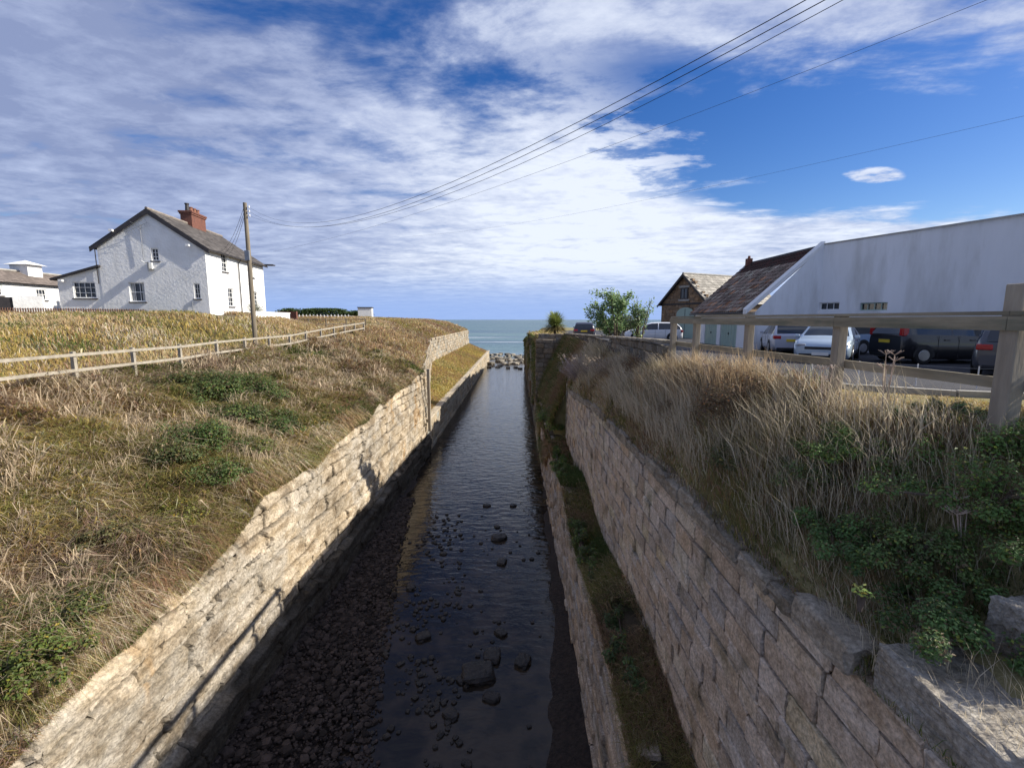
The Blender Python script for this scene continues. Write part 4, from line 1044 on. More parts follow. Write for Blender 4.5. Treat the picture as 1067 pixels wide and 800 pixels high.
    # garage doors, sage green
    for (y0, y1) in ((25.4 + 8.2 - 3.5, 25.4 + 8.2 - 1.6), (25.4 + 2.0, 25.4 + 4.2)):
        m = MB(); m.box(l((12.95 + .06, y0 + .01, b0 + .31)), l((12.95 + .11, y1 - .01, b0 + 2.29)))
        k = 6
        for i in range(k): yy = y0 + .02 + (y1 - y0 - .04) * i / k; m.box(l((12.95 + .045, yy + .015, b0 + .33)), l((12.95 + .059, yy + (y1 - y0) / k - .02, b0 + 2.27)))
        d = m.build('garage_door', MT['greenp'], B); h = MB(); h.box(l((12.95 + .01, (y0 + y1) / 2 - .05, b0 + 1.3)), l((12.95 + .044, (y0 + y1) / 2 + .05, b0 + 1.42)), .01); h.build('handle', MT['black'], d)
    m = MB(); m.tube([l((12.55, 25.8, .36)), l((12.55, 33.8, .36))], .055, 8); m.build('gutter', MT['black'], B)
white_barn()
def stone_barn():
    B = thing('stone_barn', 'brown stone barn with pale slate roof and arched green door', 'barn', (15.0, 42.0, -1.65), R(-62))
    W, Hh, PK, L = 5.3, 3.15, 5.6, 9.
    m = MB(); hs = [(1.75, 3.3, 2.6, 4.2)]
    # gable faces the camera; masonry courses as blocks
    def gable_top(s): return min(Hh + (PK - Hh) * (1 - abs(s - W / 2) / (W / 2)), PK)
    block_wall(m, (W / 2, 0), (-W / 2, 0), lambda s: gable_top(s) + .12, -.3, .24, .3, .7, 0, .3, (.30, .215, .14), .3, 81, .02, 0, .01, 2)
    w0 = MB(); wall_face(w0, (-W / 2, .04, -.4), (1, 0, 0), W, Hh + .4, [], .1, gable=(W / 2, PK + .4)); wall_face(w0, (W / 2, .04, -.4), (0, 1, 0), L, Hh + .4, [], .1); wall_face(w0, (-W / 2, L, -.4), (0, -1, 0), L, Hh + .4, [], .1); wall_face(w0, (W / 2, L, -.4), (-1, 0, 0), W, Hh + .4, [], .1, gable=(W / 2, PK + .4))
    for v, c in zip(w0.v, w0.c): pass
    m.add(np.concatenate(w0.v), [[i + o for i in f] for o, f in []] or [], None) if False else None
    off = 0
    for k, fl in w0.f.items(): pass
    m.build('wall', MT['barn'], B); wo = mesh('inner_wall', np.concatenate(w0.v), [np.array(f) for f in w0.f.values()], MT['barn'], B, cols=np.tile((.26, .19, .13), (w0.n, 1)))
    # window: dark frame proud of the stone with recessed pane
    m = MB(); x0, x1, z0, z1 = -.42, .42, 3.45, 4.45
    for bx in ((x0, z0, x0 + .09, z1), (x1 - .09, z0, x1, z1), (x0 + .09, z0, x1 - .09, z0 + .09), (x0 + .09, z1 - .09, x1 - .09, z1), (-.03, z0 + .09, .03, z1 - .09)):
        m.box((bx[0], -.06, bx[1]), (bx[2], .06, bx[3]))
    w = m.build('window', MT['black'], B); m = MB(); m.add([(x0, -.028, z0), (x1, -.028, z0), (x1, -.028, z1), (x0, -.028, z1)], [[0, 1, 2, 3]]); m.build('pane', MT['glass'], w)
    m = MB(); m.box((-.6, -.09, 4.46), (.6, .02, 4.65), .01); m.box((-.6, -.09, 3.28), (.6, .02, 3.44), .01); m.build('lintel', MT['concrete'], B)
    m = MB(); m.box((-W / 2, -.05, 2.95), (W / 2, .0, 3.12), .01); m.build('string_course', MT['black'], B)
    # arched double door
    m = MB(); ap = [(-.75, 0), (1.25, 0), (1.25, 2.1)] + [(.25 + 1.0 * math.cos(a), 2.1 + .62 * math.sin(a)) for a in np.linspace(.15, math.pi - .15, 10)] + [(-.75, 2.1)]
    m.poly([(x, -.075, z) for x, z in ap], (0, .06, 0)); d = m.build('arched_door', MT['greenp'], B)
    m = MB(); m.box((.23, -.09, .05), (.27, -.076, 2.6)); m.build('door_joint', MT['black'], d)
    m = MB(); m.box((1.4, -.06, 0), (1.8, .02, 2.3)); m.build('white_panel', MT['white'], B)
    sl = (PK - Hh) / (W / 2); e = .25
    rb = MB()
    for s in (-1, 1): slab(rb, (s * (W / 2 + e), -.3, Hh - sl * e + .06), (0, L + .6, 0), (-s * (W / 2 + e), 0, (W / 2 + e) * sl), .08)
    ro = rb.build('roof', MT['black'], B)
    def colf(rg, a, b): g = rg.uniform(.30, .52); return (g, g * .93, g * .80)
    for s in (-1, 1): tiled('slates', ro, (s * (W / 2 + e), -.3, Hh - sl * e + .06), (0, L + .6, 0), (-s * (W / 2 + e), 0, (W / 2 + e) * sl), 24, 11, colf, 0, 90 + s, .03)
    m = MB(); m.tube([(0, -.3, PK + .1), (0, L + .3, PK + .1)], .1, 8); m.build('ridge_tiles', MT['concrete'], ro)
    m = MB()
    for s in (-1, 1): m.poly([(s * (W / 2 + e), -.36, Hh - sl * e - .16), (s * (W / 2 + e), -.36, Hh - sl * e + .06), (0, -.36, PK + .1), (0, -.36, PK - .16)], (0, .05, 0))
    m.build('barge_board', MT['black'], B)
stone_barn()

# ------------------------------------------------------------------ cars
def car(name, label, paint, loc, rotz, L=4.2, W=1.78, H=1.46, style='hatch', plate=None, hi_lamp=False, rear_plate=None):
    root = thing(name, label, 'car', loc, rotz, 'cars parked in the car park')
    # local: +X forward, origin at ground centre
    if style == 'estate':
        roofp = [(0, .62), (.04, .88), (.09, .96), (.13, 1.0), (.25, 1.0), (.45, 1.0), (.58, .985), (.66, .93), (.76, .70), (.80, .665), (.9, .62), (.97, .54), (1, .42)]
    elif style == 'saloon':
        roofp = [(0, .60), (.03, .70), (.12, .73), (.17, .77), (.30, .965), (.42, 1.0), (.52, .99), (.60, .94), (.74, .69), (.78, .66), (.9, .60), (.97, .52), (1, .42)]
    else:
        roofp = [(0, .60), (.02, .68), (.05, .82), (.12, .96), (.20, .995), (.40, 1.0), (.53, .985), (.61, .93), (.73, .70), (.78, .665), (.9, .60), (.97, .52), (1, .42)]
    xs = sorted(set([0, .015, .04, .08, .12, .16, .21, .25, .30, .36, .41, .425, .48, .53, .58, .62, .66, .70, .74, .78, .84, .9, .95, .98, 1.0]))
    rx, rz_ = zip(*roofp); nst = len(xs); ring = []
    for t in xs:
        zr = np.interp(t, rx, rz_) * H; zb = min(np.interp(t, [0, .1, .5, .75, .9, 1], [.64, .665, .64, .615, .57, .42]) * H, zr)
        end = min(t, 1 - t); wid = W / 2 * (1 - .16 * (1 - min(end / .09, 1)) ** 2)
        z0 = .17 if .04 < t < .96 else .26
        cab = np.clip((zr - zb) / (.3 * H), 0, 1); wr = wid * (1 - .22 * cab) if zr > zb + .02 else wid * .9
        ring.append([(0, z0), (wid * .9, z0), (wid * .985, z0 + .12), (wid, .34 * H), (wid * .995, .5 * H), (wid * .955, zb - .015 if zr > zb + .02 else zb - .03), (wr * 1.0, max(zr - .05, zb)), (wr * .86, zr + .0), (0, zr + .02)])
    V = []; K = 9
    X = [(t - .5) * L for t in xs]
    for i, r_ in enumerate(ring):
        for (y, z) in r_: V.append((X[i], -y, z))
        for (y, z) in r_[1:-1]: V.append((X[i], y, z))
    per = 16
    def vi(i, k, s): return i * per + (k if (s < 0 or k in (0, K - 1)) else K - 1 + k)
    body = []; glass = []
    T = lambda i: (xs[i] + xs[i + 1]) / 2
    def slope(i): return (ring[i + 1][8][1] - ring[i][8][1]) / (X[i + 1] - X[i])
    for s in (-1, 1):
        for i in range(nst - 1):
            for k in range(K - 1):
                q = [vi(i, k, s), vi(i + 1, k, s), vi(i + 1, k + 1, s), vi(i, k + 1, s)]
                if s > 0: q = q[::-1]
                isg = False; t = T(i); h0 = ring[i][6][1] - ring[i][5][1]; h1 = ring[i + 1][6][1] - ring[i + 1][5][1]
                if k == 5 and min(h0, h1) > .04 and not (.41 < t < .43) and t < .73: isg = True
                if style == 'estate' and k == 5 and t < .06: isg = False
                if k == 7 and abs(slope(i)) > .22 and .58 < t < .76: isg = True
                if k == 7 and t < .32 and slope(i) > (.25 if style != 'estate' else .8) and ring[i][8][1] > .66 * H: isg = True
                (glass if isg else body).append(q)
        
    body.append([vi(0, k, -1) for k in range(K)] + [vi(0, k, 1) for k in range(K - 2, 0, -1)])
    body.append(([vi(nst - 1, k, -1) for k in range(K)] + [vi(nst - 1, k, 1) for k in range(K - 2, 0, -1)])[::-1])
    byk = {}
    for f in body: byk.setdefault(len(f), []).append(f)
    b = mesh('body', V, [np.array(f) for f in byk.values()], paint, root, smooth=False)
    for p in b.data.polygons: p.use_smooth = len(p.vertices) == 4
    groups = {}
    for q in glass:
        c = np.mean([V[i] for i in q], 0); on_top = all((i % per) in (K - 1, K - 2, 2 * K - 3, 0) for i in q)
        key = ('rear_window' if c[0] < 0 else 'windscreen', 0) if on_top else ('side_window', (c[1] > 0, c[0] > (.42 - .5) * L))
        groups.setdefault(key, []).append(q)
    for (nm, _), qs in groups.items():
        ids = sorted({i for q in qs for i in q}); mp = {a: b_ for b_, a in enumerate(ids)}
        mesh(nm, np.array([V[i] for i in ids], float), np.array([[mp[i] for i in q] for q in qs]), MT['carglass'], root, smooth=True)
    # rear screen for tall tails
    if style in ('estate',):
        z0, z1 = .66 * H, .90 * H; x = -L / 2 + .02
        m = MB(); m.add([(x - .03, -W * .36, z0), (x - .03, W * .36, z0), (x + .12, W * .31, z1), (x + .12, -W * .31, z1)], [[3, 2, 1, 0], [0, 1, 2, 3]][:1]); m.build('rear_window', MT['carglass'], root)
    for (x, nm) in ((-L * .5 + .62 + L * .03, 'w'), (L * .5 - .80, 'w')):
        for s in (-1, 1):
            y = s * (W / 2 - .09); r_ = .315
            m = MB(); m.tube([(x, y - .11, r_), (x, y - .09, r_), (x, y + .09, r_), (x, y + .11, r_)], [r_ - .03, r_, r_, r_ - .03], 24)
            m2 = MB(); m2.tube([(x, y + s * .10, r_), (x, y + s * .118, r_)], [.21, .19], 20)
            wh = thing('wheel', None, None); wh.parent = root
            t_ = m.build('tyre', MT['tyre'], wh); rm = m2.build('rim', MT['rim'], wh)
            m = MB(); n = 20; Va = []
            for k in range(n + 1):
                a = math.pi * k / n * 1.12 - .19
                for rr in (r_ - .02, r_ + .065): Va.append((x + rr * math.cos(a), s * (W / 2 + .006), r_ + rr * math.sin(a)))
            m.add(Va, [[2 * k, 2 * k + 1, 2 * k + 3, 2 * k + 2] for k in range(n)]); m.build('wheel_arch', MT['plastic'], root)
    for s in (-1, 1):
        m = MB(); x = -L / 2
        if hi_lamp: m.box((x + .0, s * W * .40 - .09, .62 * H), (x + .22, s * W * .40 + .085, .93 * H), .03)
        else: m.box((x - .015, s * W * .37 - .16, .50 * H), (x + .22, s * W * .37 + .165, .61 * H), .03)
        m.build('tail_lamp', MT['red'], root)
        m = MB(); m.box((L / 2 - .30, s * W * .35 - .17, .40 * H), (L / 2 - .02, s * W * .35 + .15, .50 * H), .04); m.build('headlamp', MT['lens'], root)
        m = MB(); m.box((L * .20, s * (W / 2 + .06) - .08, .63 * H), (L * .20 + .12, s * (W / 2 + .06) + .08, .72 * H), .03); m.build('door_mirror', paint if not hi_lamp else MT['plastic'], root)
        m = MB()
        for xx in (-L * .13, L * .09): m.box((xx - .10, s * (W / 2 + .012) - .014, .52 * H), (xx + .08, s * (W / 2 + .012) + .014, .545 * H), .006)
        m.build('door_handles', paint, root)
        m = MB()
        for xx in (-L * .29 + .35, -L * .03, L * .235): m.box((xx - .006, s * (W / 2 + .001) - .003, .22), (xx + .006, s * (W / 2 + .001) + .003, .62 * H))
        m.build('door_gaps', MT['plastic'], root)
    for e, z0, z1 in ((-1, .24, .34), (1, .24, .36)):
        m = MB(); x = e * (L / 2 + .005); m.box((min(x, x - e * .1), -W * .38, z0), (max(x, x - e * .1), W * .38, z1), .02); m.build('bumper_trim', MT['plastic'], root)
    m = MB(); m.box((L / 2 - .08, -.5, .36 * H), (L / 2 + .012, .5, .43 * H), .01); m.build('grille', MT['plastic'], root)
    zp = .42 * H if style != 'estate' else .46 * H
    m = MB(); m.box((-L / 2 - .025, -.26, zp), (-L / 2 - .005, .26, zp + .115)); pl = m.build('rear_plate', MT['plate'], root)
    m = MB(); m.box((L / 2 + .013, -.26, .30), (L / 2 + .026, .26, .41)); m.build('front_plate', MT['platew'], root)
    if rear_plate:
        cu = bpy.data.curves.new('txt', 'FONT'); cu.body = rear_plate; cu.size = .105; cu.align_x = 'CENTER'; cu.align_y = 'CENTER'; cu.extrude = .001
        to = bpy.data.objects.new('t', cu); C.objects.link(to); bpy.context.view_layer.update()
        me = bpy.data.meshes.new_from_object(to.evaluated_get(bpy.context.evaluated_depsgraph_get())); bpy.data.objects.remove(to)
        me.materials.clear(); me.materials.append(MT['black']); t_ = bpy.data.objects.new('plate_characters', me); C.objects.link(t_); t_.parent = pl
        t_.location = (-L / 2 - .0275, 0, zp + .055); t_.rotation_euler = (R(90), 0, R(-90))
    return root
def paint(name, c, metal=.0): return pm(name, c, tuple(v * .93 for v in c), 2, .28, coat=.6, metal=metal, spec=.5)
P_white = paint('white_car_paint', (.75, .76, .78)); P_blue = paint('pale_blue_car_paint', (.30, .42, .58), .2); P_black = paint('black_car_paint', (.012, .012, .015))
P_grey = paint('dark_grey_car_paint', (.07, .075, .09), .2); P_silver = paint('silver_blue_car_paint', (.40, .50, .60), .2); P_navy = paint('navy_car_paint', (.02, .022, .04)); P_lil = paint('silver_car_paint', (.55, .56, .62), .2)
def gz(y): return float(baseR(y)) + .012
car('parked_car', 'dark grey estate car with yellow rear plate beside the big fence post', P_grey, (14.45, 13.2, gz(12.8)), R(41), 4.5, 1.84, 1.44, 'estate', rear_plate='GX18 WBL')
car('parked_car', 'black people carrier with tall red tail lamps', P_black, (15.95, 17.55, gz(16.5)), R(-1), 4.1, 1.82, 1.62, 'estate', hi_lamp=True)
car('parked_car', 'pale silver blue saloon seen front on beside the second big post', P_silver, (12.5, 18.6, gz(18.0)), R(230), 4.4, 1.8, 1.42, 'saloon')
car('parked_car', 'pale blue hatchback side on behind the pale saloon', P_blue, (14.5, 22.0, gz(22)), R(190), 4.1, 1.76, 1.45, 'hatch')
car('parked_car', 'silver hatchback seen from behind at the left end of the row', P_lil, (13.2, 22.9, gz(22)), R(70), 3.9, 1.7, 1.44, 'hatch')
car('parked_car', 'white hatchback behind the parapet beside the stone barn', P_white, (10.3, 35.0, gz(35)), R(165), 4.1, 1.76, 1.42, 'hatch')
car('parked_car', 'black estate car seen from behind over the parapet by the leafy tree', P_navy, (5.9, 40.0, gz(40)), R(80), 4.4, 1.8, 1.42, 'estate')

# ------------------------------------------------------------------ utility pole and cables
def pole():
    root = thing('utility_pole', 'tall brown wooden utility pole in front of the white house', 'utility pole', (-16.35, 28.8, -1.6))
    m = MB(); m.tube([(0, 0, -.6), (0, 0, 4), (0.0, 0, 8.55)], [.15, .135, .11], 12); m.build('pole', MT['polewood'], root)
    for k in range(3):
        m = MB(); z = 8.3 - k * .25; m.tube([(.08, 0, z), (.25, -.03, z)], .015, 6); m.tube([(.25, -.03, z - .05), (.25, -.03, z + .08)], [.05, .035], 8); m.build('insulator', MT['white'], root)
    m = MB(); m.box((-.16, -.2, 5.15), (.14, -.11, 5.75), .02); m.build('junction_box', MT['metal'], root)
    m = MB()
    for k in range(6): z = 2.9 + k * .42; s = 1 if k % 2 else -1; m.tube([(0, 0, z), (s * .28, 0, z)], .012, 5)
    m.build('step_irons', MT['metal'], root)
pole()
def cable(label, pts_px, r=.012, sag=0., group='overhead cables'):
    m = MB(); a, b = Vector(pts_px[0]), Vector(pts_px[1]); P = []
    for i in range(41):
        t = i / 40; p = a.lerp(b, t); p.z -= 4 * sag * t * (1 - t); P.append(p)
    c = P[0]; m.tube([tuple(p - c) for p in P], r, 5, False); o = m.build('overhead_cable', MT['wire']); o.location = c; tag(o, label, 'cable', group)
T0 = Vector((-16.1, 28.77, 6.7))
cable('topmost of the three parallel cables from the pole up to the top right', (T0, Vector((15.0, -10.5, 6.82))), .005, 3.91)
cable('middle of the three parallel cables from the pole up to the top right', (T0 + Vector((0, 0, -.25)), Vector((15.97, -11.5, 7.3))), .005, 4.09)
cable('lowest of the three parallel cables from the pole up to the top right', (T0 + Vector((0, 0, -.5)), Vector((16.26, -6.86, 8.6))), .005, 3.94)
cable('separate cable passing below the three parallel ones', (at(285, 262, Y=45), Vector((39.9, -10.97, 13.8))), .006, 2.31)
cable('faint long cable lowest across the clouds toward the white building', (at(430, 246, Y=80), Vector((30, 10, 8.6))), .006, 1.29)
for k in range(3):
    cable(('upper', 'middle', 'lower')[k] + ' short cable from the pole to the house eaves', (Vector((-16.5, 28.85, 6.6 - .25 * k)), Vector((-23.3, 37.5 + k * .3, 5.5 - .15 * k))), .011, .35)

# ------------------------------------------------------------------ vegetation
def blades(name, P, h, w, cols, lean, leanamt, droop, parent=None, mat=None, jitter=.6):
    N = len(P); a = RNG.uniform(0, 2 * math.pi, N)
    # lean direction = given vector + random
    d = np.stack([np.cos(a), np.sin(a)], 1) * jitter + np.array(lean)[None]; d = d / np.maximum(np.linalg.norm(d, axis=1, keepdims=True), 1e-6)
    la = leanamt * RNG.uniform(.4, 1.4, N); side = np.stack([-d[:, 1], d[:, 0]], 1)
    rot = RNG.uniform(-1, 1, N)[:, None]; sd = side + d * rot; sd /= np.linalg.norm(sd, axis=1, keepdims=True)
    w = w * np.where(RNG.random(N) < .12, 2.2, 1.) * RNG.uniform(.7, 1.2, N)
    w = w[:, None]; h1 = h[:, None]; la = la[:, None]
    z = np.zeros((N, 1)); up = np.array([[0, 0, 1.]])
    D = np.concatenate([d, z], 1); S = np.concatenate([sd, z], 1)
    m1 = P + D * h1 * la * .35 + up * h1 * .6; dr = droop * RNG.uniform(.3, 1.3, N)[:, None]
    m2 = P + D * h1 * la + up * h1 * (1 - dr * .6)
    V = np.stack([P - S * w / 2, P + S * w / 2, m1 - S * w * .4, m1 + S * w * .4, m2], 1)
    b = np.arange(N)[:, None] * 5
    Q = b + np.array([[0, 1, 3, 2]]); T = b + np.array([[2, 3, 4]])
    c = np.repeat(cols[:, None], 5, 1)
    return mesh(name, V.reshape(-1, 3), [Q, T], mat or MT['veg'], parent, cols=c.reshape(-1, 3))
PAL = {'straw': (.60, .46, .25), 'pale': (.72, .62, .45), 'brown': (.36, .23, .13), 'mauve': (.36, .255, .195), 'olive': (.29, .265, .085), 'green': (.12, .165, .04), 'gold': (.50, .38, .12), 'dark': (.13, .105, .06)}
PALA = {k: np.array(v) for k, v in PAL.items()}
def palette(X, Y, weights, seed):
    """weights: dict name -> (base weight, noise scale, noise gain)"""
    N = len(X); ks = list(weights); Wt = np.zeros((N, len(ks)))
    for i, k in enumerate(ks):
        b, s, g = weights[k][:3]; f = weights[k][3] if len(weights[k]) > 3 else 1.
        Wt[:, i] = np.maximum(b * f * np.exp(g * (fbm(X * s, Y * s, 0, seed + i * 7, 3) - .5) * 8), 0)
    cw = np.cumsum(Wt, 1); cw /= cw[:, -1:]; r = RNG.random(N)[:, None]; idx = (r > cw).sum(1)
    c = np.array([PALA[k] for k in ks])[idx]; c = c * RNG.uniform(.7, 1.25, (N, 1)) * (1 + RNG.normal(0, .05, (N, 3)))
    return np.clip(c, .01, .85)
def dens_pts(n, xlo, xhi, ylo, yhi, f):
    X = RNG.uniform(xlo, xhi, n); Y = RNG.uniform(ylo, yhi, n); k = RNG.random(n) < f(X, Y); return X[k], Y[k]
# left bank
def veg_left():
    def pts(n, x0, x1, y0, y1, pw=1.5, d0=9.):
        return dens_pts(n, x0, x1, y0, y1, lambda X, Y: np.clip((d0 / np.hypot(X, Y)) ** pw, 0, 1))
    X, Y = pts(1200000, -15.6, -7.2, 3.0, 36, 1.4)
    k = (X / Y > -1.35); X, Y = X[k], Y[k]
    d = np.hypot(X, Y); edge = np.clip((-7.25 - X) / .6, 0, 1)
    cl_ = fbm(X * .7, Y * .7, 0, 55, 3)
    h = RNG.uniform(.16, .6, len(X)) * (.2 + 1.7 * cl_ ** 1.3) * (.5 + .5 * edge); w = np.maximum(RNG.uniform(.005, .012, len(X)), d / 480 * .5) 
    mid = sstep(Y, 14, 24)
    cols = palette(X, Y, {'straw': (.7, .35, .6), 'brown': (1.5, .3, .9), 'mauve': (1.7, .28, 1.0), 'olive': (2.2, .33, 1.0), 'green': (1.4, .4, 1.3), 'gold': (.35, .25, 1.2), 'pale': (.5, .5, .6), 'dark': (.8, .5, 1.)}, 60)
    Z = zL(X, Y)
    blades('dry_grass', np.stack([X, Y, Z - .03], 1), h, w, cols, (.25, -.15), 1.1, .9, jitter=1.)
    o = bpy.data.objects['dry_grass']; tag(o, 'tangled dry grass and dead stems covering the left bank above the rock face', 'grass', kind='stuff')
    # long bleached dead stems arching over it
    X, Y = pts(60000, -15.4, -7.5, 3.0, 34, 1.2); k = (X / Y > -1.35) & (fbm(X * .5, Y * .5, 0, 71, 3) > .47); X, Y = X[k], Y[k]; d = np.hypot(X, Y)
    cols = PALA['pale'][None] * np.array([1.0, .93, .88]) * RNG.uniform(.5, 1.15, (len(X), 1))
    blades('dead_stems', np.stack([X, Y, zL(X, Y)], 1), RNG.uniform(.4, 1.0, len(X)), np.maximum(.006, d / 480 * .5), cols, (.1, -.1), 1.0, .9, jitter=1.)
    tag(bpy.data.objects['dead_stems'], 'long bleached dead stems arching over the left bank', 'dead stems', kind='stuff')
    n = 26000; Y = RNG.uniform(5, 36, n); Y = Y[RNG.random(n) < np.clip(9 / Y, 0, 1)]; X = -7.45 - RNG.uniform(-.12, .5, len(Y)); k = fbm(Y * .8, 0, 0, 77, 3) > .5; X, Y = X[k], Y[k]
    cols = palette(X, Y, {'brown': (.9, .4, 1.), 'mauve': (.9, .4, 1.), 'straw': (1., .4, .6), 'pale': (.8, .5, .6), 'olive': (1.2, .4, 1.), 'green': (.5, .5, 1.)}, 78)
    blades('lip_grass', np.stack([X, Y, zL(np.minimum(X, -7.46), Y) + .02], 1), RNG.uniform(.2, .75, len(X)), np.maximum(.006, Y / 480 * .5), cols, (1.2, -.1), 1.0, 1.5, jitter=.7)
    tag(bpy.data.objects['lip_grass'], 'dry grass hanging over the upper lip of the left rock face', 'grass', kind='stuff')
    # upper field (behind the fence)
    X, Y = pts(420000, -38, -15.3, 9, 60, 1.3, 14.)
    k = (X / Y > -1.3) & ~((X > -31) & (X < -21) & (Y > 33) & (Y < 45)); X, Y = X[k], Y[k]; d = np.hypot(X, Y)
    h = RNG.uniform(.18, .42, len(X)); w = np.maximum(.006, d / 480 * .5)
    near = np.exp(-((X + 16.5) / 1.6) ** 2)
    cols = palette(X, Y, {'straw': (2.2, .2, .7), 'pale': (.8, .3, .6), 'olive': (.5, .22, 1.3), 'green': (.22, .2, 1.6), 'gold': (.9, .2, 1.), 'brown': (.6, .2, .8)}, 90)
    blades('meadow_grass', np.stack([X, Y, zL(X, Y) - .03], 1), h, w, cols, (-.4, .1), .7, .4)
    tag(bpy.data.objects['meadow_grass'], 'straw coloured meadow grass between the wooden fence and the houses', 'grass', kind='stuff')
    # headland
    X, Y = pts(480000, -34, -7.4, 36.1, 118, 1.1, 30.); k = X < XeL(Y) + .05; X, Y = X[k], Y[k]; d = np.hypot(X, Y)
    h = RNG.uniform(.2, .5, len(X)); w = d / 480 * .5
    cols = palette(X, Y, {'straw': (1.1, .12, .9), 'brown': (1.4, .12, .9), 'mauve': (1.1, .1, 1.1), 'olive': (1.0, .1, 1.2), 'gold': (.9, .1, 1.2), 'pale': (.5, .2, .5)}, 120)
    blades('headland_grass', np.stack([X, Y, zL(X, Y) - .03], 1), h, w, cols, (-.3, .1), .8, .6)
    tag(bpy.data.objects['headland_grass'], 'brown and olive rough grass over the far left headland', 'grass', kind='stuff')
    # grass ledge
    X, Y = dens_pts(60000, -12.4, -7.35, 36.5, 118.5, lambda X, Y: np.clip((40 / Y) ** 1., 0, 1) * (X > XeL(Y) + .3)); kk = np.clip((-7.4 - X) / 5.2, 0, 1)
    Z = -7.98 + 2.1 * kk ** 1.1; h = RNG.uniform(.06, .3, len(X)); cols = palette(X, Y, {'olive': (1.2, .1, 1.), 'gold': (1., .08, 1.5), 'green': (.4, .1, 1.2), 'brown': (1.0, .08, 1.4), 'straw': (.5, .1, 1.)}, 140)
    blades('ledge_grass', np.stack([X, Y, Z], 1), h, Y / 480 * .5, cols, (-.2, .1), .6, .4); tag(bpy.data.objects['ledge_grass.001'] if 'ledge_grass.001' in bpy.data.objects else bpy.data.objects['ledge_grass'], 'short olive and yellow grass on the far left ledge', 'grass', kind='stuff')
veg_left()
def veg_right():
    # the steep strip above the upper right wall
    n = 420000; Y = RNG.uniform(1.2, 27, n); u = RNG.random(n); xf = XfR(Y) + np.where(Y < 9, 2.6, .0); X = 2.98 + (xf - 2.98) * u
    d = np.hypot(X, Y); k = (RNG.random(n) < np.clip((5.5 / d) ** 1.35, 0, 1)) & (X / Y < 1.5); X, Y, d = X[k], Y[k], d[k]
    kk = ~((np.abs(X - 3.42) < .4) & (np.abs(Y - 2.78) < .86)) & ~((np.abs(X - 4.2) < .36) & (np.abs(Y - 3.3) < .32)); X, Y, d = X[kk], Y[kk], d[kk]
    near = sstep(Y, 6.0, 4.2); edge = np.clip((X - 2.98) / .35, 0, 1)
    cl_ = fbm(X * 1.1, Y * .8, 0, 155, 3)
    h = RNG.uniform(.12, .52, len(X)) * (.2 + 1.35 * cl_ ** 1.2) * (.5 + .5 * edge) * (1 - .45 * near); beyond = X > XfR(Y) + .25; h = np.where(beyond, h * .3, h * (1 + .5 * sstep(Y, 6.5, 8.5) * sstep(X, 3.6, 4.2)))
    w = np.maximum(RNG.uniform(.003, .0075, len(X)), d / 480 * .5)
    c1 = palette(X, Y, {'straw': (1.5, .6, .8), 'pale': (2.0, .7, .8), 'brown': (1.0, .5, 1.0), 'mauve': (1.0, .5, 1.), 'olive': (1.2, .6, 1.2), 'green': (.7, .6, 1.4), 'dark': (.3, .6, 1.)}, 160)
    c2 = palette(X, Y, {'brown': (1.0, .9, .9), 'olive': (1.1, .9, .8), 'green': (2.6, .9, .9), 'straw': (.5, .8, .8), 'dark': (1.1, .8, .5)}, 180)
    c3 = palette(X, Y, {'straw': (1.6, .6, .8), 'gold': (1.2, .7, .8), 'pale': (.6, .6, .6), 'olive': (.7, .7, .8)}, 190)
    f = RNG.random(len(X)); cols = np.where((f < near)[:, None], c2, c1); cols = np.where(beyond[:, None], c3, cols)
    blades('dry_grass', np.stack([X, Y, zR(X, Y) - .03], 1), h, w, cols, (-.3, -.05), .75, .45, jitter=1.)
    tag(bpy.data.objects['dry_grass.001'], 'wind blown dry brown grass on the right bank above the block wall', 'grass', kind='stuff')
    # tall pale stalks leaning left
    n = 20000; Y = RNG.uniform(2.6, 26, n); X = 3.1 + (XfR(Y) - 3.1) * RNG.random(n) ** 1.; k = (RNG.random(n) < np.clip((9 / Y), 0, 1)) & (fbm(X, Y * .6, 0, 201, 2) > .42) ; X, Y = X[k], Y[k]
    h = RNG.uniform(.35, .85, len(X)) * np.where(Y < 5, .55, 1); cols = PALA['pale'][None] * RNG.uniform(.6, 1.15, (len(X), 1)); w = np.maximum(.004, Y / 480 * .5)
    blades('tall_stalks', np.stack([X, Y, zR(X, Y) - .02], 1), h, w, cols, (-.6, .1), .6, .1, jitter=.7); tag(bpy.data.objects['tall_stalks'], 'tall pale seed stalks leaning left above the right wall', 'grass stalks', kind='stuff')
    n = 2600; Y = RNG.uniform(7.6, 13.2, n); X = XfR(Y) - RNG.uniform(.05, .8, n); k = fbm(X, Y * .9, 0, 203, 2) > .36; X, Y = X[k], Y[k]
    cols = PALA['pale'][None] * np.array([.9, .78, .66]) * RNG.uniform(.5, 1.15, (len(X), 1))
    blades('seeding_grass', np.stack([X, Y, zR(X, Y) - .02], 1), RNG.uniform(.55, 1.0, len(X)), np.maximum(.006, Y / 480 * .5), cols, (-.3, 0), .25, .1, jitter=.8); tag(bpy.data.objects['seeding_grass'], 'tall seeding grass growing up to the rails of the right fence', 'grass', kind='stuff')
    # flat turf between fence and asphalt
    # ledge between walls, plus recess slope
    n = 130000; Y = RNG.uniform(5, 41.8, n); k = RNG.random(n) < np.clip(9 / Y, 0, 1); Y = Y[k]
    X = np.where(Y < 27, RNG.uniform(1.95, 3.05, len(Y)), RNG.uniform(1.8, 4.4, len(Y)))
    led = -7.38 + .22 * np.clip((X - 2.02), 0, 1) + .22 * np.sin((Y + 1) * .7); Z = np.where((Y > 27) & (X > 2.0), zR(X, Y), led)
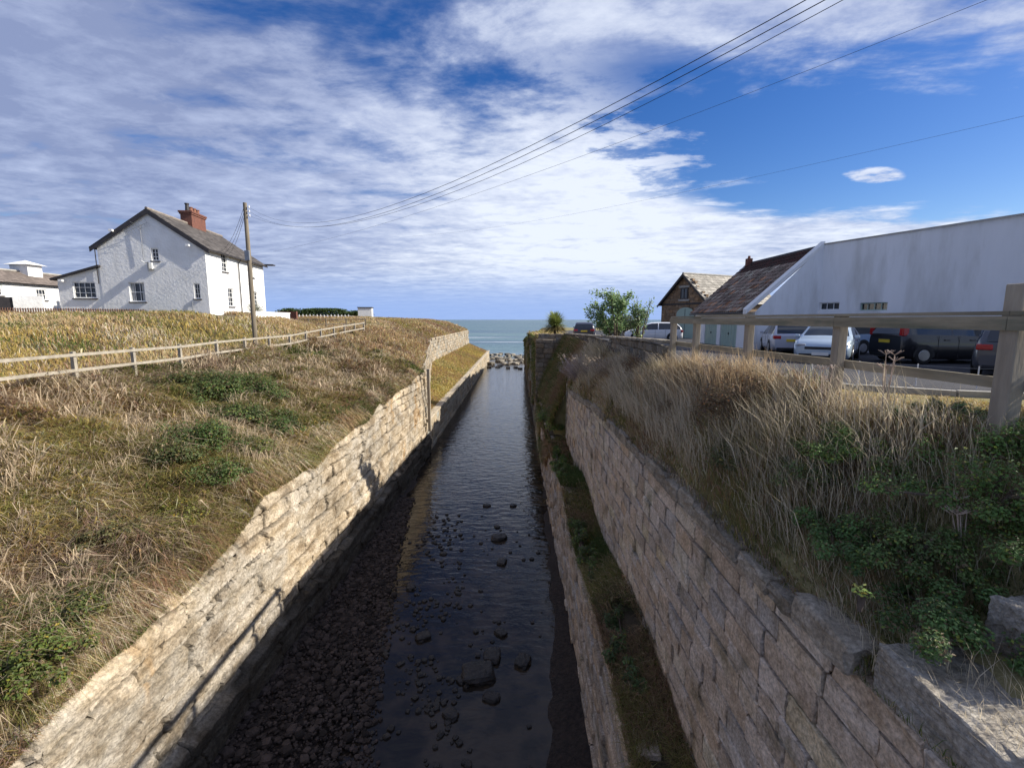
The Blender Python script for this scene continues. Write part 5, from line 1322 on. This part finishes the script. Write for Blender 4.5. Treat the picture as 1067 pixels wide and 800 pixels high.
    cov = fbm(X * 1.5, Y * .8, 0, 210, 3); k = (cov > .36); X, Y, Z = X[k], Y[k], Z[k]
    cols = palette(X, Y, {'olive': (1.6, .5, 1.1), 'green': (2.2, .35, 1.4), 'brown': (.9, .4, 1.2), 'straw': (.45, .4, .9), 'dark': (.7, .4, 1.)}, 220)
    h = RNG.uniform(.1, .42, len(X)); w = np.maximum(.006, Y / 480 * .5)
    blades('ledge_weeds', np.stack([X, Y, Z - .02], 1), h, w, cols, (-.5, -.1), .9, .7, jitter=.7); tag(bpy.data.objects['ledge_weeds'], 'green and brown weeds on the ledge between the two right walls', 'weeds', kind='stuff')
    n = 26000; Y = RNG.uniform(27.1, 41.7, n); X = RNG.uniform(2.1, 4.5, n); cols = palette(X, Y, {'olive': (1.1, .4, 1.1), 'green': (1.0, .3, 1.4), 'brown': (1.2, .3, 1.2), 'straw': (.5, .4, .9)}, 225)
    blades('recess_weeds', np.stack([X, Y, zR(X, Y) - .03], 1), RNG.uniform(.2, .6, n), Y / 480 * .6, cols, (-.7, -.2), .9, .8); tag(bpy.data.objects['recess_weeds'], 'green and olive weeds filling the steep recess before the far wall end', 'weeds', kind='stuff')
    # growth hanging on far right wall
    n = 42000; Y = RNG.uniform(24, 104, n); Z = np.where(Y < 42, RNG.uniform(-9.9, -7.2, n), RNG.uniform(-9.6, -1.7, n)); Z = np.minimum(Z, np.interp(Y, [62, 75, 105], [-1.7, -2.8, -5])); Xf = np.where(Y < 42, 1.78 + .09 * (Z - WATER), 1.86)
    k = fbm(Y * .35, Z * .6, 0, 230, 3) > .50; Y, Z, Xf = Y[k], Z[k], Xf[k]
    cols = palette(Y, Z, {'olive': (1.1, .3, 1.1), 'green': (.9, .35, 1.3), 'brown': (1.2, .3, 1.2), 'straw': (.5, .3, .9)}, 240)
    blades('hanging_weeds', np.stack([Xf + .02, Y, Z], 1), RNG.uniform(.15, .5, len(Y)), Y / 480 * .55, cols, (-1, -.1), 1., 1.4, jitter=.5); tag(bpy.data.objects['hanging_weeds'], 'olive and brown weeds hanging on the far right wall face', 'weeds', kind='stuff')
    # on the flat top of the far wall
    n = 9000; Y = RNG.uniform(42.3, 100, n); X = RNG.uniform(2.0, 5.4, n); cols = palette(X, Y, {'olive': (1., .3, 1.), 'straw': (.8, .3, 1.), 'brown': (1.2, .3, 1.)}, 250)
    blades('wall_top_weeds', np.stack([X, Y, zR(X, Y) - .03], 1), RNG.uniform(.1, .45, n), Y / 480 * .6, cols, (-.6, 0), .8, .6); tag(bpy.data.objects['wall_top_weeds'], 'brown weeds along the top of the far right wall', 'weeds', kind='stuff')
veg_right()

def leaves(P, nrm, size, cols, asp=.55):
    """diamond leaves with a fold"""
    N = len(P); nrm = nrm / np.linalg.norm(nrm, axis=1, keepdims=True); t = np.cross(nrm, RNG.normal(0, 1, (N, 3))); t /= np.linalg.norm(t, axis=1, keepdims=True); b = np.cross(nrm, t)
    s = size[:, None]
    V = np.stack([P - t * s * .5, P + b * s * asp * .5 + nrm * s * .12, P + t * s * .5, P - b * s * asp * .5 + nrm * s * .12], 1)
    F = np.arange(N)[:, None] * 4 + np.array([[0, 1, 2, 3]])
    F = np.concatenate([F[:, [0, 1, 2]], F[:, [0, 2, 3]]]); return V.reshape(-1, 3), F, np.repeat(cols, 4, 0)
def shrub(name, label, cat, loc, rad, n, size, base, seed, stems=14, clumps=18, group=None, var=.35, flat=False, stemcol=None, asp=.55):
    rg = np.random.default_rng(seed); root = thing(name, label, cat, loc, 0, group)
    rad = np.array(rad); cc = rg.normal(0, 1, (clumps, 3)); cc /= np.linalg.norm(cc, axis=1, keepdims=True); cc *= rg.uniform(.35, .95, (clumps, 1)); cc[:, 2] = np.abs(cc[:, 2]); cc = cc * rad
    m = MB()
    for i in range(min(stems, clumps)):
        e = cc[i]; m.tube([(e[0] * .08, e[1] * .08, -.15), tuple(e * np.array([.4, .4, .55])), tuple(e)], [.03 * rad.max() ** .5 + .006, .018, .006], 5)
    m.build('stems', MT['bark'], root)
    k = rg.integers(0, clumps, n); r_ = rad.min() * .38; o = rg.normal(0, 1, (n, 3)); o /= np.linalg.norm(o, axis=1, keepdims=True); P = cc[k] + o * (rg.random((n, 1)) ** .5) * r_ * rg.uniform(.6, 1.3, (clumps, 1))[k]
    P[:, 2] = np.abs(P[:, 2]); nr = o + np.array([0, 0, 1.2]) + rg.normal(0, .4, (n, 3)) + (P / rad) * .5
    ck = rg.uniform(1 - var, 1 + var, (clumps, 1))[k]; cols = np.array(base)[None] * ck * rg.uniform(.75, 1.3, (n, 1)) * (1 + rg.normal(0, .06, (n, 3))); yl = rg.random(n) < .08; cols[yl] = cols[yl] * np.array([2.2, 1.5, 1.0]); br = rg.random(n) < .14; cols[br] = np.array([.17, .115, .06]) * rg.uniform(.6, 1.4, (int(br.sum()), 1))
    V, F, c = leaves(P, nr, rg.uniform(.6, 1.3, n) * size, np.clip(cols, .005, .8), asp); mesh('foliage', V, F, MT['leaf'], root, cols=c)
    return root
# brambles on the left bank
def gl(px, py):   # point on left bank under a pixel
    for Y in np.arange(5, 60, .05):
        p = at(px, py, Y=float(Y))
        if p.x < float(XeL(Y)) and p.z < float(zL(p.x, p.y)): return p
    return at(px, py, Y=20.)
for (px, py, rx_, rz_, n, lab, base) in ((232, 415, 1.75, .8, 7500, 'broad dark green bramble patch nearest below the wooden fence', (.085, .125, .035)), (195, 410, 1.2, .6, 3600, 'dull green bramble at the left tip of the broad patch', (.08, .10, .03)),
        (285, 450, .9, .6, 3200, 'mid green bramble trailing toward the rock face', (.075, .12, .03)), (205, 468, .9, .7, 3400, 'dark bramble hollow lower left of the broad patch', (.075, .12, .03)),
        (222, 502, .7, .4, 2000, 'small green bramble below the dark hollow', (.08, .12, .03)), (190, 545, .45, .35, 1200, 'yellow green low bush in the middle of the bank', (.17, .17, .035)),
        (262, 418, 1.0, .5, 3000, 'green bramble at the right end of the broad patch', (.09, .135, .035)), (248, 436, .7, .45, 2200, 'mid green bramble hanging below the broad patch', (.10, .14, .04)), (262, 470, .5, .35, 1500, 'thin olive bramble between the patch and the rock face', (.13, .15, .04)),
        (180, 480, .5, .4, 1600, 'dull olive bramble left of the dark hollow', (.10, .12, .04)), (100, 560, .6, .3, 1500, 'sparse brown green bramble on the near open bank', (.13, .12, .05)), (20, 700, .7, .35, 3800, 'bright green weed patch at the lower left corner', (.11, .14, .03)), (60, 650, .5, .3, 1500, 'small dull green weed patch above the corner one', (.09, .11, .03))):
    p = gl(px, py); shrub('bramble_bush', lab, 'bramble', (p.x, p.y, float(zL(p.x, p.y)) + .05), (rx_ * 1.55, rx_ * 1.4, rz_ * 1.3), int(n * 2.6), .07 + .02 * (p.y > 15), base, int(px), clumps=80, group='green bushes on the left bank')
# right: dark green weed cover near the camera
rr = [((4.6, 4.3), (.8, .9, .35), 5200, (.14, .23, .06), 'leafy dark green weeds at the foot of the big fence post'),
      ((3.9, 3.6), (.7, .7, .32), 5200, (.12, .20, .06), 'dark shaded nettle clump behind the long coping stone'),
      ((3.6, 4.9), (.5, .8, .28), 4000, (.11, .19, .055), 'dark shaded nettle clump along the wall edge'),
      ((4.3, 5.6), (.7, .6, .3), 3800, (.16, .24, .06), 'green weed clump at the edge of the sunlit grass'),
      ((4.7, 3.75), (.6, .5, .3), 3600, (.14, .22, .06), 'green weeds beside the smaller stone block'),
      ((4.0, 4.35), (.5, .5, .3), 3400, (.13, .19, .055), 'mixed green weeds in the middle of the shaded bank'),
      ((5.1, 4.35), (.5, .4, .35), 3000, (.15, .24, .06), 'bright green weeds right of the foot of the big fence post'),
      ((3.75, 5.9), (.4, .6, .3), 2800, (.13, .17, .055), 'dull green weeds among dry stalks above the wall edge'),
      ((5.3, 5.8), (.8, .6, .16), 2600, (.16, .22, .10), 'low pale leaved weeds just left of the big fence post')]
for i, ((x, y), rad, n, base, lab) in enumerate(rr):
    shrub('weed_clump', lab, 'weeds', (x, y, float(zR(x, y)) + .02), tuple(1.2 * q for q in rad), int(n * 2.3), .034, base, 300 + i, clumps=30, group='green weed clumps on the right bank')
shrub('leafy_sprig', 'bright yellow green leafy sprig catching the sun above the wall edge', 'plant', (*at(898, 612, Y=3.62).to_tuple()[:2], at(898, 612, Y=3.62).z - .06), (.10, .10, .10), 90, .035, (.40, .48, .14), 350, 5, 7)
shrub('bramble_bush', 'reddish brown leafed bush in front of the third fence post', 'bush', (4.05, 8.2, float(zR(4.05, 8.2)) - .1), (.75, .9, .95), 5200, .05, (.15, .10, .055), 360, 20, 34)
shrub('bramble_bush', 'olive leafed bush between the reddish bush and the second post', 'bush', (4.5, 7.2, float(zR(4.5, 7.2)) - .1), (.5, .5, .5), 2200, .045, (.13, .13, .05), 361, 12, 20)
for i_, (x_, y_, r_, h_, c_, l_) in enumerate(((4.25, 9.6, .5, .75, (.14, .12, .055), 'olive brown bush right before the third fence post'), (3.9, 10.8, .5, .8, (.16, .12, .07), 'brown bush between the third and fourth fence posts'), (3.75, 12.2, .5, .8, (.13, .13, .06), 'grey olive bush before the last fence post'), (3.5, 7.2, .45, .5, (.13, .14, .05), 'low olive bush at the brink above the block wall'))):
    shrub('bramble_bush', l_, 'bush', (x_, y_, float(zR(x_, y_)) - .1), (r_, r_ * 1.3, h_), 2600, .05, c_, 370 + i_, 14, 26, stemcol=None)
# grey twiggy bush above the far end of the upper wall
def twiggy(label, loc, n, h, col, spread, seed, lean=(-.6, 0)):
    rg = np.random.default_rng(seed); root = thing('twiggy_bush', label, 'bush', loc); a = rg.uniform(0, 6.28, n); r_ = rg.random(n) ** .5
    P = np.stack([np.cos(a) * r_ * spread * .4, np.sin(a) * r_ * spread * .4, np.zeros(n)], 1); hh = h * rg.uniform(.5, 1.1, n); out = np.stack([np.cos(a), np.sin(a)], 1) * r_[:, None] * spread + np.array(lean) * .5
    T = P + np.concatenate([out, hh[:, None]], 1); w = .014; M_ = (P + T) / 2 + np.array([0, 0, .1]); S = np.stack([-np.sin(a), np.cos(a), np.zeros(n)], 1) + np.array([.6, 0, 0])
    V = np.stack([P - S * w / 2, P + S * w / 2, M_ - S * w / 2, M_ + S * w / 2, T - S * w * .3, T + S * w * .3], 1); b = np.arange(n)[:, None] * 6
    F = np.concatenate([b + np.array([[0, 1, 3, 2]]), b + np.array([[2, 3, 5, 4]])]); c = np.array(col)[None] * rg.uniform(.6, 1.3, (n, 1))
    mesh('twigs', V.reshape(-1, 3), F, MT['veg'], root, cols=np.repeat(c, 6, 0))
    m = 5 * n; i = rg.integers(0, n, m); t = rg.uniform(.45, 1, m)[:, None]; Q = P[i] * (1 - t) + T[i] * t + rg.normal(0, .03, (m, 3)); V, F, cc = leaves(Q, rg.normal(0, 1, (m, 3)), np.full(m, .07), np.array(col)[None] * rg.uniform(.7, 1.3, (m, 1)), .5); mesh('foliage', V, F, MT['leaf'], root, cols=cc)
twiggy('grey pink twiggy bush at the far end of the upper block wall', (3.7, 24.5, -3.6), 420, 1.7, (.50, .41, .38), .9, 1)
twiggy('grey brown twiggy bush beside the grey pink one before the parapet', (3.75, 21., -2.9), 320, 1.2, (.44, .36, .29), .8, 2)
twiggy('brown twiggy bush in front of the middle of the parapet', (3.8, 17.5, -2.4), 260, 1.0, (.46, .37, .28), .7, 3)
# green growth in the recess
for i, ((x, y, z), rad, n, base, lab) in enumerate((((2.5, 30.0, -6.6), (1.1, 3.2, 1.2), 5500, (.14, .21, .045), 'bright green bush on the ledge where the upper wall ends'), ((3.2, 35.5, -5.4), (1.2, 3.0, 1.3), 4000, (.15, .18, .06), 'olive bush deep in the recess'),
        ((3.0, 28.5, -5.2), (.5, .7, .6), 1600, (.14, .2, .03), 'yellow green bush against the wall return'), ((2.1, 22., -7.1), (.45, 3.4, .55), 4200, (.13, .19, .045), 'green trailing weeds on the ledge at mid distance'), ((2.1, 14, -7.2), (.45, 2.6, .4), 3600, (.12, .16, .045), 'dull weeds on the nearer ledge'),
        ((2.35, 9.2, -7.2), (.45, 1.8, .45), 4600, (.09, .13, .04), 'dark ivy at the near end of the ledge'), ((2.4, 46, -2.0), (1.0, 2.2, .5), 1600, (.14, .13, .06), 'olive brown bush capping the corner of the far wall'),
        ((1.95, 58, -3.0), (.6, 5, 1.2), 2600, (.15, .12, .07), 'brown growth bulging from the top of the far right wall'))):
    shrub('wall_shrub', lab, 'shrub', (x, y, z), rad, n, .07 + .0015 * y, base, 400 + i, 10, 30, 'shrubs on the right wall ledges')

# leafy tree behind the parapet
def small_tree(label, loc, H, rad, n, seed, base, lean=0):
    rg = np.random.default_rng(seed); root = thing('small_tree', label, 'tree', loc); m = MB(); tips = []
    for i in range(9):
        a = rg.uniform(0, 6.28); r_ = rg.uniform(.3, 1) * rad; e = np.array([math.cos(a) * r_ + lean, math.sin(a) * r_, H * rg.uniform(.55, 1.)]); q = e * np.array([.35, .35, .5])
        m.tube([(0, 0, -.3), tuple(q), tuple(e)], [.05, .03, .008], 6); tips.append((q, e))
        for j in range(4):
            f = rg.uniform(.3, .95); s = q * (1 - f) + e * f; e2 = s + np.array([rg.normal() * .35, rg.normal() * .35, rg.uniform(.0, .45)]); m.tube([tuple(s), tuple(e2)], [.012, .005], 4); tips.append((s, e2))
    m.build('trunk', MT['bark'], root)
    P = []; 
    for i in range(n):
        s, e = tips[rg.integers(len(tips))]; t = rg.uniform(.1, 1.08); P.append(s * (1 - t) + e * t + rg.normal(0, .09, 3))
    P = np.array(P); c = np.array(base)[None] * rg.uniform(.6, 1.5, (n, 1)) * (1 + rg.normal(0, .06, (n, 3))); low = P[:, 2] < H * .35; c[low] *= np.array([1.2, 1.15, .8])
    V, F, cc = leaves(P, rg.normal(0, .6, (n, 3)) + np.array([.3, -.2, .8]), rg.uniform(.09, .19, n), np.clip(c, .01, .8), .5); mesh('crown', V, F, MT['leaf'], root, cols=cc)
small_tree('leafy grey green small tree growing behind the parapet', (4.75, 22.0, -1.7), 2.95, 1.15, 5200, 3, (.27, .37, .17))
small_tree('slimmer small tree right of the fuller leafy one', (6.0, 22.6, -1.7), 2.7, .6, 1100, 4, (.27, .36, .18), .1)
def palm():
    rg = np.random.default_rng(4); p = Vector((3.6, 43.2, -1.7)); root = thing('cabbage_palm', 'small spiky yellow green palm on the corner of the far wall', 'palm', p); m = MB(); m.tube([(0, 0, -.2), (0, 0, 1.1)], [.14, .1], 8); m.build('trunk', MT['bark'], root)
    n = 800; a = rg.uniform(0, 6.28, n); e = rg.uniform(-.5, 1.4, n); l = rg.uniform(1.0, 1.75, n); D = np.stack([np.cos(a) * np.cos(e), np.sin(a) * np.cos(e), np.sin(e)], 1); O = np.array([0, 0, 1.1]) + rg.normal(0, .06, (n, 3))
    S = np.stack([-np.sin(a), np.cos(a), 0 * a], 1) * .045; M_ = O + D * l[:, None] * .55 + np.array([0, 0, .05]); T = O + D * l[:, None] + np.array([0, 0, -.15])
    V = np.stack([O - S * .5, O + S * .5, M_ - S, M_ + S, T], 1); b = np.arange(n)[:, None] * 5; c = np.where((e < 0)[:, None], np.array([.30, .24, .10]), np.array([.27, .31, .09])) * rg.uniform(.6, 1.4, (n, 1))
    mesh('crown', V.reshape(-1, 3), [b + np.array([[0, 1, 3, 2]]), b + np.array([[2, 3, 4]])], MT['leaf'], root, cols=np.repeat(c, 5, 0))
palm()
# shrubby spiky plant by the house front, hedge behind the picket fence
def hedge(label, a, b, h, dep, base, seed, n=9000, size=.3):
    rg = np.random.default_rng(seed); root = thing('hedge', label, 'hedge', a); d = np.array(b) - np.array(a); t = rg.random(n)
    P = t[:, None] * d[None] + np.stack([rg.normal(0, dep * .3, n), rg.normal(0, dep * .4, n), rg.random(n) ** .6 * h * (.75 + .35 * vnoise(t * 9, 0, 0, seed))], 1)
    c = np.array(base)[None] * rg.uniform(.5, 1.5, (n, 1)); V, F, cc = leaves(P, rg.normal(0, .6, (n, 3)) + np.array([0, 0, .8]), np.full(n, size), c, .7); mesh('foliage', V, F, MT['leaf'], root, cols=cc)
    m = MB()
    for i in range(14): q = d * (i + .5) / 14; m.tube([(q[0], q[1], -.4), (q[0] + .1, q[1], h * .7)], [.06, .03], 5)
    m.build('stems', MT['bark'], root)
hedge('long dark green clipped hedge beyond the white picket fence', (-43, 84, .0), (-27.5, 86, -.2), 2.0, 1.6, (.07, .11, .03), 5)
twiggy('small spiky dark plant against the sunlit house front', (-21.3, 37.9, .3), 120, 1.1, (.12, .13, .06), .6, 8, (0, 0))
hedge('rough hedge hidden right of the small tree before the stone barn', (9.2, 48, -1.7), (12.8, 49, -1.7), 2.0, 1.0, (.10, .11, .05), 7, 2500, .2)
hedge('unseen hedge added right of the view to shade the near bank', (7.9, 4.0, -1.2), (8.2, 5.8, -1.2), 2.2, 1.1, (.06, .09, .03), 11, 26000, .09)  # out of view, added only to throw shade on the near right bank
# teasel heads: dead umbel plants in the grass
def umbel(label, loc, h, seed):
    rg = np.random.default_rng(seed); root = thing('dead_umbel', label, 'dead plant', loc, 0, 'dead stalks standing in the right bank grass'); m = MB()
    for i in range(5):
        x = rg.normal(0, .05); top = np.array([x * 2 + rg.normal(0, .05), rg.normal(0, .05), h * rg.uniform(.75, 1)]); m.tube([(x, 0, -.1), tuple(top * np.array([.6, .6, .6])), tuple(top)], [.007, .006, .004], 5)
        for k in range(9):
            a = rg.uniform(0, 6.28); e = top + np.array([math.cos(a) * .09, math.sin(a) * .09, .06]); m.tube([tuple(top), tuple(e)], [.002, .004], 4)
    m.build('stems', pm('dead_stem', (.5, .4, .33), (.35, .26, .2), 5, .9), root)
umbel('dead flat headed umbel stalks in front of the black people carrier', (4.75, 5.9, float(zR(4.75, 5.9))), .85, 1)
umbel('dead stalks standing before the second fence post', (4.45, 6.6, float(zR(4.45, 6.6))), .75, 2)
umbel('dead stalks standing by the third fence post', (3.9, 9.2, float(zR(3.9, 9.2))), .9, 3)
umbel('dead stalks rising from the shaded weeds near the coping stone', (4.2, 4.1, float(zR(4.2, 4.1))), .6, 4)
